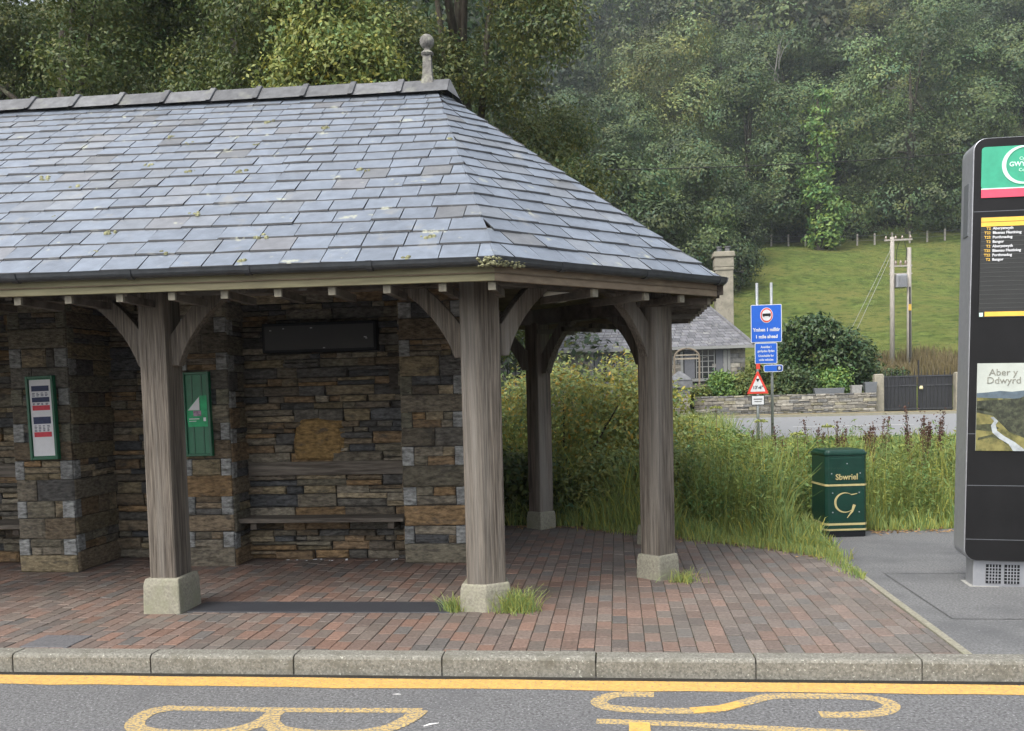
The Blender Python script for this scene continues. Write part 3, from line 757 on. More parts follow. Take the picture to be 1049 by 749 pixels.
for z, h in ((.53, .02), (.125, .022), (.07, .018)):
    MB().prism([(a + (.003 if a > bw / 2 else -.003), c + (.003 if c > bd / 2 else -.003)) for a, c in oct_], z, z + h).build('bin_band', GOLD, B0, local=True)
MB().box(.05, bw - .05, -.0035, .01, .60, .82).build('bin_flap', GREEN_BIN, B0, bevel=.004, local=True)
lettering('bin_lettering', 'Sbwriel', .082, GOLD, B0, (bw / 2, -.0065, .622), (1, 0, 0), (0, 0, 1), bold=.0012, xs=.95)
def glyphG(mb, cx, cz, s, y, y2, rx=None):
    """a calligraphic G: open sweep, thin top serif and a tail that crosses below"""
    pts = []; wd = []
    for t in np.linspace(0, 1, 30):
        a = R(52) + t * R(262)
        pts.append((cx + s * .52 * math.cos(a), cz + s * .5 * math.sin(a))); wd.append(s * (.02 + .085 * math.sin(t * math.pi) ** 1.6))
    def strip(pts, wd):
        L = []
        for i in range(len(pts)):
            a_, b_ = pts[max(i - 1, 0)], pts[min(i + 1, len(pts) - 1)]
            tx, tz = b_[0] - a_[0], b_[1] - a_[1]; l = math.hypot(tx, tz); nx_, nz_ = -tz / l * wd[i] / 2, tx / l * wd[i] / 2
            L.append(((pts[i][0] + nx_, pts[i][1] + nz_), (pts[i][0] - nx_, pts[i][1] - nz_)))
        for i in range(len(L) - 1):
            q_ = [L[i][0], L[i + 1][0], L[i + 1][1], L[i][1]]
            mb.add([(a_, y, b_) for a_, b_ in q_] + [(a_, y2, b_) for a_, b_ in q_], [(0, 1, 2, 3), (3, 2, 1, 0)][:1] + [(0, 4, 5, 1), (2, 6, 7, 3)])
    strip(pts, wd)
    strip([(cx + s * .30, cz + s * .40), (cx + s * .62, cz + s * .45)], [s * .05, s * .03])
    strip([(cx + s * .48, cz - s * .12), (cx + s * .36, cz - s * .45), (cx + s * .1, cz - s * .80)], [s * .15, s * .1, s * .02])
g = MB(); glyphG(g, .2, .36, .2, -.005, .002); g.build('bin_emblem', GOLD, B0, local=True)
for u, z in ((.06, .66), (.355, .66), (.07, .46), (.345, .46), (.07, .26), (.345, .26), (.22, .76)):
    MB().box(u - .006, u + .006, -.006, .004, z - .006, z + .006).build('bin_rivet', GALV, B0, local=True, bevel=.002)

# bus information totem -------------------------------------------------------
K = thing('information_totem', 'tall black information totem with green council sign and river poster', 'information totem', (2.60, 7.30, 0), (0, .019, -.085))
TW, TD, Z0, Z1 = .66, .30, .205, 3.36
def rrect(x0, x1, z0, z1, r, y, n=6):
    pts = []
    for cx, cz, a0 in ((x1 - r, z0 + r, -90), (x1 - r, z1 - r, 0), (x0 + r, z1 - r, 90), (x0 + r, z0 + r, 180)):
        for i in range(n + 1):
            a = R(a0 + 90 * i / n); pts.append((cx + r * math.cos(a), y, cz + r * math.sin(a)))
    return pts
MB().extrude(rrect(0, TW, Z0, Z1, .09, .006), (0, TD, 0)).build('totem_body', STEEL, K, local=True, bevel=.01)
fr = MB().extrude(rrect(.006, TW - .006, Z0 + .006, Z1 - .006, .085, 0), (0, .006, 0)).build('front_panel', BLACK_F, K, local=True)
for z in (1.17, .78, .37, 2.82): MB().box(.008, TW - .008, -.0012, .0, z, z + .004).build('panel_seam', STEEL_D, fr, local=True)
MB().box(.08, .54, .05, .25, 0, .204).build('totem_base', STEEL, K, local=True, bevel=.006)
for u0 in (.17, .30):
    vv = MB().box(u0, u0 + .105, .044, .0498, .03, .175).build('vent_grille', BLACK, K, local=True)
    bb_ = MB()
    for i in range(1, 5): bb_.box(u0 + i * .021 - .003, u0 + i * .021 + .003, .040, .0438, .03, .175)
    for i in range(1, 6): bb_.box(u0, u0 + .105, .0415, .0436, .03 + i * .024 - .003, .03 + i * .024 + .003)
    bb_.build('grille_bar', STEEL, vv, local=True)
MB().box(.05, .57, .03, .27, -.01, .006).build('base_grout', M('grout', (.3, .3, .28), .9, .2, 40., .2, 0), K, local=True)
MB().box(-.006, -.0005, .09, .21, 2.66, 3.05).build('side_vent', STEEL_D, K, local=True)
# council sign
sg = MB().extrude(rrect(.055, TW - .055, 2.985, 3.29, .025, -.006), (0, .0055, 0)).build('council_sign', LOGO_G, K, local=True)
MB().box(.056, TW - .056, -.0085, -.0065, 2.92, 2.981).build('sign_band', LOGO_R, sg, local=True)
MB().box(.056, TW - .056, -.0086, -.0064, 2.9815, 2.989).build('sign_line', LOGO_P, sg, local=True)
g = MB(); glyphG(g, .345, 3.15, .265, -.011, -.006); g.build('sign_emblem', LOGO_P, sg, local=True)
lettering('sign_lettering', 'Cyngor', .033, LOGO_P, sg, (.36, -.0075, 3.195), (1, 0, 0), (0, 0, 1))
lettering('sign_lettering', 'GWYNEDD', .046, LOGO_P, sg, (.362, -.0075, 3.155), (1, 0, 0), (0, 0, 1), bold=.001)
lettering('sign_lettering', 'Council', .033, LOGO_P, sg, (.36, -.0075, 3.112), (1, 0, 0), (0, 0, 1))
# departures screen
sc_ = MB().box(.06, TW - .06, -.006, -.0005, 2.04, 2.78).build('departure_screen', SCREEN, K, local=True)
ln = MB()
for i in range(18): ln.box(.062, TW - .062, -.0078, -.0062, 2.11 + i * .0327, 2.1125 + i * .0327)
ln.build('screen_row', SCREEN_L, sc_, local=True)
for x0, z0, z1 in ((.062, 2.745, 2.775), (.062, 2.71, 2.741), (.10, 2.048, 2.082)): MB().box(x0, TW - .062, -.0085, -.0062, z0, z1).build('amber_bar', AMBER, sc_, local=True)
MB().box(.063, .088, -.0085, -.0062, 2.048, 2.076).build('screen_icon', LOGO_P, sc_, local=True)
rows = [('T2', 'Aberystwyth'), ('T22', 'Blaenau Ffestiniog'), ('T22', 'Porthmadog'), ('T2', 'Bangor')] * 2
for i, (a_, b_) in enumerate(rows):
    z = 2.695 - i * .0327
    lettering('route_number', a_, .027, AMBER, sc_, (.128, -.0075, z), (1, 0, 0), (0, 0, 1), align='RIGHT', bold=.0004)
    lettering('route_name', b_, .027, WHITE, sc_, (.142, -.0075, z), (1, 0, 0), (0, 0, 1), align='LEFT', bold=.0006)
    lettering('route_time', random.choice(['5 min', '12:40', '13:05', '11 min']), .022, REDP if i == 3 else WHITE, sc_, (.45, -.0075, z), (1, 0, 0), (0, 0, 1), align='LEFT')
MB().lathe([(.004, -.001), (.004, .001)], 0, 0, 8).build('camera_lens', BLACK, fr, local=True).location = (.22, -.002, 1.78)
# river poster: flat printed shapes
P_ = thing('river_poster', '', '', (0, 0, 0)) if False else None
pz0, pz1, px0, px1 = 1.045, 1.70, .06, TW - .06
pm = lambda n_, c_, a_=.3, f_=18., c2=None: M('print_' + n_, c_, .5, .35, f_, a_, 0, col2=c2, s2=f_ * .55, t2=(.48, .62))
ps = MB().box(px0, px1, -.006, -.0005, pz0, pz1).build('poster', pm('sky', (.40, .43, .39), .12, 4.), K, local=True)
W_, H_ = px1 - px0, pz1 - pz0
def pp(name, pts, m, y): MB().extrude([(px0 + u * W_, y, pz0 + v * H_) for u, v in pts], (0, .0012, 0)).build(name, m, ps, local=True)
pp('far_hill', [(0, .56), (1, .56), (1, .70), (.62, .69), (.45, .675), (.3, .685), (.15, .67), (0, .66)], pm('hill', (.085, .115, .14), .25, 14.), -.0078)
pp('fields', [(0, 0), (1, 0), (1, .58), (.3, .6), (0, .61)], pm('field', (.17, .155, .055), .4, 16., (.06, .065, .025)), -.0092)
pp('woodland', [(.0, .44), (.22, .40), (.42, .22), (.7, .12), (1, .05), (1, .74), (.82, .72), (.55, .60), (.3, .585), (0, .57)], pm('wood', (.05, .055, .034), .7, 45., (.022, .026, .018)), -.0106)
pp('river_bend', [(0, .47), (.2, .44), (.22, .455), (.1, .485), (0, .49)], pm('wood_far', (.06, .065, .04), .6, 40.), -.0106)
pp('hedge_line', [(.02, .12), (.2, .16), (.34, .12), (.42, .05), (.36, .14), (.22, .19), (.03, .15)], pm('hedge', (.05, .055, .028), .6, 45.), -.0106)
pp('copse', [(0, .24), (.2, .22), (.3, .26), (.2, .31), (0, .3)], pm('copse', (.05, .055, .028), .6, 45.), -.0106)
pp('river', [(.48, 0), (.62, 0), (.62, .02), (.5, .1), (.36, .17), (.27, .23), (.25, .30), (.28, .34), (.22, .39), (.18, .385), (.23, .34), (.19, .29), (.21, .21), (.3, .14), (.42, .08)], pm('water', (.33, .36, .37), .3, 20., (.2, .22, .23)), -.012)
lettering('poster_lettering', 'Aber y', .072, pm('ink', (.19, .19, .16)), ps, (px0 + .18, -.0075, pz0 + .585), (1, 0, 0), (0, 0, 1))
lettering('poster_lettering', 'Ddwyrd', .072, pm('ink', (.19, .19, .16)), ps, (px0 + .185, -.0075, pz0 + .525), (1, 0, 0), (0, 0, 1))

# ------------------------------------------------------------------ road signs on the verge
SG = thing('road_sign', 'tall blue bus restriction sign over smaller blue plate on two grey poles', 'road sign', (3.9, 25, 0))
for xp in (3.72, 4.09): MB().tube([(xp, 25.05, -.1), (xp, 25.05, 4.32)], .038, 10).build('sign_pole', GALV, SG, smooth=True)
def plate(nm, x0, x1, z0, z1, y, m, border, parent, r=.03):
    p = MB().extrude(rrect(x0, x1, z0, z1, r, y), (0, .006, 0)).build(nm, border, parent)
    MB().extrude(rrect(x0 + .018, x1 - .018, z0 + .018, z1 - .018, r * .6, y - .004), (0, .0038, 0)).build('sign_face', m, p)
    return p
p = plate('sign_panel', 3.55, 4.345, 2.76, 3.75, 25.0, SIGN_BLUE, WHITE, SG)
def disc(x, y, z, r, m, nm, par, sx=1.): MB().extrude([(x + r * sx * math.cos(a), y, z + r * math.sin(a)) for a in np.linspace(0, 2 * math.pi, 28, endpoint=False)], (0, .003, 0)).build(nm, m, par)
disc(3.955, 24.991, 3.47, .20, WHITE, 'roundel_rim', p, .82); disc(3.955, 24.987, 3.47, .185, SIGN_RED, 'roundel_ring', p, .82); disc(3.955, 24.983, 3.47, .15, WHITE, 'roundel_face', p, .82)
MB().box(3.85, 4.06, 24.978, 24.982, 3.445, 3.515).box(3.87, 3.90, 24.978, 24.982, 3.425, 3.443).box(4.01, 4.04, 24.978, 24.982, 3.425, 3.443).build('bus_symbol', BLACK_M, p)
lo_ = lambda o_, w_: (w_[0] - 3.9, w_[1] - 25, w_[2])
lettering('sign_lettering', 'Ymhen 1 milltir', .125, WHITE, p, lo_(0, (3.95, 24.994, 3.09)), (1, 0, 0), (0, 0, 1), bold=.004, xs=.88)
lettering('sign_lettering', '1 mile ahead', .125, WHITE, p, lo_(0, (3.95, 24.994, 2.91)), (1, 0, 0), (0, 0, 1), bold=.004, xs=.9)
p2 = plate('sign_panel', 3.645, 4.225, 2.2, 2.75, 25.0, SIGN_BLUE, WHITE, SG)
for i, t_ in enumerate(('Anaddas i', 'gerbydau llydan', 'Unsuitable for', 'wide vehicles')):
    lettering('sign_lettering', t_, .085, WHITE, p2, lo_(0, (3.935, 24.994, 2.64 - i * .105 - (.02 if i > 1 else 0))), (1, 0, 0), (0, 0, 1), bold=.002, xs=.82)
HS = thing('height_sign', 'small red triangular height limit sign with white plate in the weeds', 'road sign', (3.67, 24.7, 0))
MB().tube([(3.67, 24.75, -.1), (3.67, 24.75, 2.0)], .034, 10).build('sign_pole', GALV, HS, smooth=True)
tri = lambda s_, y: [(3.67 + s_ * .27 * u, y, 1.60 + s_ * .9 * v) for u, v in ((-1, -.2), (1, -.2), (.95, -.14), (.08, .43), (0, .46), (-.08, .43), (-.95, -.14))]
tp = MB().extrude(tri(1, 24.7), (0, .006, 0)).build('sign_panel', SIGN_RED, HS)
MB().extrude(tri(.70, 24.696), (0, .0035, 0)).build('sign_face', WHITE, tp)
MB().extrude([(3.62, 24.69, 1.81), (3.72, 24.69, 1.81), (3.67, 24.69, 1.72)], (0, .004, 0)).build('arrow_symbol', BLACK_M, tp)
lettering('sign_lettering', "13'-6\"", .11, BLACK_M, tp, (0, -.009, 1.58), (1, 0, 0), (0, 0, 1), bold=.003)
pl = plate('sign_plate', 3.5, 3.84, 1.12, 1.38, 24.7, WHITE, BLACK_M, HS, .015)
MB().box(3.56, 3.78, 24.69, 24.694, 1.27, 1.29).box(3.58, 3.76, 24.69, 24.694, 1.21, 1.225).build('plate_print', BLACK_M, pl)
MB().box(3.63, 3.73, 24.68, 24.698, 2.06, 2.2).build('sign_cap', SIGN_RED, HS)
RS = thing('route_sign', 'little blue cycle route sign on the right sign pole', 'road sign', (4.2, 24.93, 2.08))
pr_ = plate('sign_panel', 3.86, 4.36, 1.98, 2.17, 24.94, SIGN_BLUE, WHITE, RS, .06)
MB().box(4.2, 4.32, 24.925, 24.932, 2.02, 2.13).build('number_patch', NAVY, pr_)
lettering('route_number', '8', .12, WHITE, pr_, (.06, -.012, -.005), (1, 0, 0), (0, 0, 1), bold=.003)
MB().lathe([(.045, 1.99), (.045, 2.16)], 4.09, 25.05, 10).build('clamp', GALV, RS)

# ------------------------------------------------------------------ beyond the verge: road, cottage, walls, gate
zr = lambda y: .1 + (y - 26) / 16 * .26
struct(MB().add([(-80, 26.2, zr(26.2) + .004), (120, 26.2, zr(26.2) + .004), (120, 39.9, zr(39.9) + .004), (-80, 39.9, zr(39.9) + .004)], [(0, 1, 2, 3)]).build('main_road', M('pale_asphalt', (.2, .205, .21), .75, .4, 40., .15, .2)))
lm = MB()
for x in np.arange(-60, 90, 6): lm.ribbon([(x, 32.6), (x + 4, 32.6)], .12, zr(32.6) + .009)
struct(lm.build('centre_line', WHITE_P))
struct(MB().box(-80, 120, 39.9, 40.05, .2, zr(40) + .1).build('far_kerb', CONC))
struct(MB().add([(-80, 40.05, zr(40) + .1), (120, 40.05, zr(40) + .1), (120, 41.2, zr(41) + .1), (-80, 41.2, zr(41) + .1)], [(0, 1, 2, 3)]).build('far_footway', M('leafy_footway', (.2, .17, .1), .9, .2, 6., .3, .2)))

GREYS = [(.14, .135, .12), (.13, .13, .125), (.2, .19, .165), (.15, .14, .12), (.11, .11, .11)]
def ashlar(mb, O, U, N, w_, z0, z1, h0=.16, h1=.26):
    z = z0
    while z < z1 - .02:
        h = min(random.uniform(h0, h1), z1 - z); u = 0
        while u < w_:
            v = min(u + random.uniform(.3, .75), w_)
            if w_ - v < .15: v = w_
            stone(mb, O, U, N, u + .006, v - .006, z + .006, z + h - .006, random.uniform(.0, .02), shade(random.choice(GREYS)), .01, .006, .05)
            u = v
        z += h
H = thing('stone_cottage', 'grey stone cottage with hipped slate roof and tall chimney across road', 'cottage', (0, 47, .4))
hx0, hx1, hy0, hy1, he, hr = -9.0, 6.0, 44.2, 50.6, 3.62, 5.75
wl = MB(); ashlar(wl, Vector((hx0, hy0, .3)), XU, -YU, hx1 - hx0, 0, he - .3)
ashlar(wl, Vector((hx1, hy0, .3)), YU, XU, hy1 - hy0, 0, he - .3)
wall_o = wl.build('wall', HSTONE, H); MB().box(hx0, hx1 - .02, hy0 + .02, hy1, .1, he).build('wall_core', MORTAR, wall_o)
ro = .35
rf = MB(); ym_ = (hy0 + hy1) / 2
def cottage_facet(A, B, z_e, C_, D_, n=15):
    A, B, C_, D_ = map(Vector, (A, B, C_, D_))
    for j in range(n):
        t0, t1 = j / n, min(1, (j + 1.1) / n)
        a0, b0, a1, b1 = A.lerp(D_, t0), B.lerp(C_, t0), A.lerp(D_, t1), B.lerp(C_, t1)
        L = (b0 - a0).length; m_ = max(1, int(L / .34))
        for i in range(m_):
            sft = .5 * (j % 2) / m_
            u0, u1 = max(0, i / m_ - sft), min(1, (i + 1) / m_ - sft if i < m_ - 1 else 1)
            g_ = random.uniform(.7, 1.3)
            P = [a0.lerp(b0, u0), a0.lerp(b0, u1 - .02 / max(L, .1)), a1.lerp(b1, u1 - .02 / max(L, .1)), a1.lerp(b1, u0)]
            P = [tuple(P[0] + Z * .035), tuple(P[1] + Z * .035), tuple(P[2] + Z * .008), tuple(P[3] + Z * .008)]
            rf.add(P + [(p_[0], p_[1], p_[2] - .03) for p_ in P[:2]], [(0, 1, 2, 3), (4, 5, 1, 0)], (g_, g_, g_))
e_ = [(hx0 - ro, hy0 - ro, he - .05), (hx1 + ro, hy0 - ro, he - .05), (hx1 + ro, hy1 + ro, he - .05), (hx0 - ro, hy1 + ro, he - .05)]
rl, rr = (hx0 + 3.1, ym_, hr), (hx1 - 1.35, ym_, hr)
cottage_facet(e_[0], e_[1], 0, rr, rl); cottage_facet(e_[1], e_[2], 0, rr, rr); cottage_facet(e_[3], e_[0], 0, rl, rl)
rfo = rf.build('roof', HROOF, H)
MB().add(e_ + [rl, rr], [(0, 1, 5, 4), (1, 2, 5), (2, 3, 4, 5), (3, 0, 4)]).build('roof_deck', MORTAR, rfo).location = (0, 0, -.02)
MB().tube([rl, rr, (hx1 + ro, hy0 - ro, he)], .09, 6).build('hip_tile', HROOF, rfo)
MB().box(hx0 - ro, hx1 + ro, hy0 - ro - .06, hy0 - ro + .06, he - .17, he - .03).build('gutter', CREAM, H)
for x0, x1, z0, z1 in ((3.15, 5.2, 2.12, 3.42), (-1.05, .42, 2.05, 3.36), (-5.2, -3.6, 2.05, 3.36)):
    fr_ = MB().box(x0 - .12, x1 + .12, hy0 - .12, hy0 + .03, z0 - .16, z0 - .02).box(x0 - .12, x0, hy0 - .06, hy0 + .03, z0, z1).box(x1, x1 + .12, hy0 - .06, hy0 + .03, z0, z1).box(x0 - .12, x1 + .12, hy0 - .059, hy0 + .03, z1, z1 + .1).build('window', CREAM, H)
    MB().box(x0, x1, hy0 - .02, hy0 - .005, z0 - .02, z1).build('pane', GLASS, fr_)
    gb = MB()
    for u in np.linspace(x0 + (x1 - x0) * .3, x0 + (x1 - x0) * .7, 4): gb.box(u - .02, u + .02, hy0 - .045, hy0 - .022, z0, z1)
    for v in np.linspace(z0, z1, 6)[1:-1]: gb.box(x0 + (x1 - x0) * .3, x0 + (x1 - x0) * .7, hy0 - .043, hy0 - .0225, v - .018, v + .018)
    gb.build('glazing_bar', CREAM, fr_)
    for c0, c1 in ((x0 + .06, x0 + (x1 - x0) * .26), (x1 - (x1 - x0) * .26, x1 - .22)): MB().box(c0, c1, hy0 - .04, hy0 - .021, z0, z1).build('curtain', CURTAIN, fr_)
    if x0 > 3: MB().box(x1 - .2, x1 - .02, hy0 - .045, hy0 - .021, z0 + .1, z1 - .02).build('blind', CREAM, fr_)
cx_, cy_ = 5.6, 49.0
ch_ = MB().box(cx_ - .46, cx_ + .46, cy_ - .4, cy_ + .4, 2.5, 7.72).box(cx_ - .5, cx_ + .5, cy_ - .44, cy_ + .44, 7.64, 7.8).prism(rect(cx_ - .5, cx_ + .5, cy_ - .44, cy_ + .44), 7.8, 8.32, .97).prism(rect(cx_ - .56, cx_ + .56, cy_ - .5, cy_ + .5), 8.32, 8.6, .94).build('chimney', RENDER, H, bevel=.04)
for dx in (-.2, .22): MB().lathe([(.15, 8.58), (.13, 8.8), (.16, 8.84), (.16, 8.9)], cx_ + dx, cy_, 10).build('chimney_pot', RIDGE, ch_)
MB().tube([(cx_ + .5, cy_ - .2, 7.6), (cx_ + 1.0, cy_ - .25, 7.55)], .03, 6).tube([(cx_ + .95, cy_ - .25, 7.45), (cx_ + .95, cy_ - .25, 7.7)], .02, 6).build('aerial', WIRE, ch_)

def mb_pal(mb, O, w_, z0, z1):
    keep = RUST[:]; RUST[:] = GREYS + [(.16, .15, .11)]
    rubble(mb, O, XU, -YU, w_, z0, z1, .07, .16, 0, .05); RUST[:] = keep
def garden_wall(nm, lab, x0, x1, y, z0, z1, **kw):
    t_ = thing(nm, lab, 'wall', ((x0 + x1) / 2, y, z0))
    mb = MB(); mb_pal(mb, Vector((x0, y, 0)), x1 - x0, z0, z1)
    o = mb.build('wall', HSTONE, t_); o.data.attributes
    MB().box(x0, x1, y + .03, y + .4, z0 - .2, z1 + .04).build('wall_core', MORTAR, o)
    return t_
garden_wall('garden_wall', 'low dry stone garden wall running from the gate past the bushes', 3.4, 11.15, 41.4, .3, 1.2)
garden_wall('garden_wall', 'stone garden wall on the left in front of cottage windows', -12, 2.2, 41.4, .3, 1.35)
gp = thing('gate_pier', 'square stone gate pier with pyramid cap before the cottage', 'gate pier', (2.78, 41.2, .3))
mb = MB(); ashlar(mb, Vector((2.38, 40.85, .3)), XU, -YU, .8, 0, 1.35); ashlar(mb, Vector((3.18, 40.85, .3)), YU, XU, .8, 0, 1.35)
o = mb.build('pier_shaft', HSTONE, gp); MB().box(2.4, 3.17, 40.87, 41.65, .2, 1.66).build('shaft_core', MORTAR, o)
MB().prism(rect(2.27, 3.29, 40.74, 41.76), 1.66, 2.0, 1.0).prism(rect(2.24, 3.32, 40.71, 41.79), 2.003, 2.4, .12).build('pier_cap', M('cap_slate', (.13, .135, .14), .7, .3, 6., .3, .2), gp, bevel=.02)
ga = thing('garden_arch', 'small pale wooden garden arch in front of the cottage window', 'garden arch', (3.15, 41.9, .5))
MB().tube([(2.62, 41.9, .5), (2.6, 41.9, 3.0)] + [(3.15 - .55 * math.cos(a), 41.9, 3.0 + .42 * math.sin(a)) for a in np.linspace(0, math.pi, 12)] + [(3.68, 41.9, .5)], .045, 6).build('arch_frame', M('arch_wood', (.2, .17, .13), .8, .2, 10., .2, 0), ga)
MB().box(2.6, 3.7, 41.87, 41.93, 2.93, 3.0).box(2.6, 3.7, 41.87, 41.93, 3.1, 3.15).build('arch_rail', M('arch_wood_rail', (.27, .24, .19), .8, .2, 10., .2, 0), ga)
for x0, x1, z0, z1, lab, m in ((8.55, 9.85, 1.24, 1.5, 'long dark planter box on garden wall below round bush', STEEL_D), (10.1, 10.6, 1.24, 1.6, 'pale tapered planter on garden wall beside dark square planter', M('pale_planter', (.24, .24, .23), .8, .2, 10., .2, 0)), (10.66, 11.22, 1.24, 1.72, 'dark square planter on garden wall next to gate post', STEEL_D)):
    t_ = thing('planter', lab, 'planter', ((x0 + x1) / 2, 41.6, z0))
    MB().prism(rect(x0 + .05, x1 - .05, 41.45, 41.8), z0, z1, 1.08).build('planter_tub', m, t_, bevel=.015)
    MB().box(x0 + .02, x1 - .02, 41.44, 41.81, z1 - .06, z1 + .004).build('planter_rim', m, t_)
for x, lab in ((11.36, 'left grey concrete gate post beside the planters'), (14.72, 'right grey concrete gate post near the totem')):
    t_ = tag(MB().prism(rect(x - .2, x + .2, 41.7, 42.1), .2, 1.98, .98).prism(rect(x - .2, x + .2, 41.7, 42.1), 1.981, 2.06, .75).build('gate_post', RENDER, None, bevel=.03), lab, 'gate post')
gt = thing('metal_gate', 'black double boarded metal gate with spikes between concrete posts', 'gate', (13.06, 42, .35))
for x0, x1 in ((11.6, 13.03), (13.09, 14.49)):
    mb = MB()
    for x in np.arange(x0, x1 - .05, .155): mb.box(x + .004, min(x + .15, x1), 41.985, 42.01, .38, 1.95)
    lf = mb.build('gate_leaf', GATE_B, gt)
    MB().box(x0, x1, 41.95, 41.984, .48, .54).box(x0, x1, 41.95, 41.984, 1.5, 1.55).box(x0, x1, 41.95, 41.984, 1.9, 1.96).build('gate_rail', M('gate_rail', (.04, .042, .046), .5, .4, 10., .2, 0), lf)
    for x in np.arange(x0 + .1, x1, .24): MB().prism(rect(x - .018, x + .018, 41.98, 42.016), 1.952, 2.28, .15).build('spike', GATE_B, lf)
MB().box(13.035, 13.085, 41.94, 42.0, .4, 2.62).build('gate_stile', GATE_B, gt)
MB().lathe([(.075, 1.36), (.085, 1.42), (.05, 1.5)], 13.16, 41.92, 10).build('gate_latch', M('brass', (.55, .5, .3), .5, .4, 10., .2, 0), gt)

# transformer poles and wires
TP = thing('transformer_pole', 'twin wooden electricity poles carrying grey transformer in the field', 'electricity pole', (18.2, 62, 2.3))
for x, zt_ in ((17.68, 11.0), (18.72, 10.3)): MB().tube([(x, 62, 1.5), (x, 62, zt_)], [.16, .13], 10).build('pole', POLE_W, TP, smooth=True)
MB().box(17.86, 18.54, 61.7, 62.3, 7.75, 8.6).build('transformer', STEEL, TP, bevel=.05)
for i in range(6): MB().box(17.92 + i * .11, 17.94 + i * .11, 61.6, 61.7, 7.85, 8.5).build('cooling_fin', STEEL, TP)
MB().box(17.2, 18.9, 61.93, 62.07, 10.75, 10.86).build('crossarm', POLE_W, TP)
MB().box(17.5, 18.9, 61.95, 62.05, 9.1, 9.2).box(17.5, 18.9, 61.95, 62.05, 8.62, 8.7).build('crossarm', POLE_W, TP)
PORC = M('porcelain', (.2, .16, .13), .3, .5, 10., .2, 0)
for x in (17.3, 17.9, 18.3, 18.8): MB().lathe([(.05, 10.86), (.08, 10.95), (.03, 11.08)], x, 62, 8).build('insulator', PORC, TP)
for x in (17.9, 18.2, 18.5): MB().lathe([(.06, 9.2), (.09, 9.35), (.05, 9.5)], x, 62, 8).build('insulator', PORC, TP)
MB().tube([(17.9, 61.9, 9.5), (17.95, 61.9, 10.2), (18.1, 61.9, 10.7)], .02, 5).tube([(18.5, 61.9, 9.5), (18.55, 61.9, 10.1), (18.4, 61.9, 10.7)], .02, 5).tube([(18.72, 61.86, 3.0), (18.72, 61.86, 7.8)], .05, 6).build('jumper_wire', WIRE, TP)
MB().box(18.64, 18.8, 61.82, 61.86, 6.3, 6.7).build('warning_plate', AMBER, TP)
gw = MB(); gw.tube([(17.68, 62, 10.4), (12.9, 59, 2.0)], .012, 5).tube([(17.68, 62, 10.0), (13.4, 59, 2.1)], .012, 5)
gw.build('stay_wire', M('galv_wire', (.25, .26, .26), .5, .4, 10., .1, 0), TP)
MB().tube([(13.9, 59.6, 3.7), (12.9, 59, 2.0)], .05, 6).build('stay_guard', AMBER, TP)
wr = MB()
pts = [Vector((-14, 60, 16.6)).lerp(Vector((42, 60, 17.0)), t) + Vector((0, 0, -1.35 * (1 - (2 * t - 1) ** 2))) for t in np.linspace(0, 1, 30)]
tag(wr.tube(pts, .032, 5).build('overhead_cable', WIRE, None), 'single black overhead cable crossing in front of wooded hillside', 'cable')
fp = thing('field_fence', 'thin wooden post fence along top edge of the sloping field', 'fence', (28, 127, float(zt(28, 127))))
for x in np.arange(12, 46, 2.2):
    z = float(zt(x, 127)); MB().box(x - .1, x + .1, 126.9, 127.1, z - .3, z + 1.5).build('fence_post', POLE_W, fp)
mb = MB()
for h in (.6, 1.2): mb.tube([(x, 126.85, float(zt(x, 127)) + h) for x in np.arange(12, 46, 2.2)], .02, 4)
mb.build('fence_wire', STEEL_D, fp)

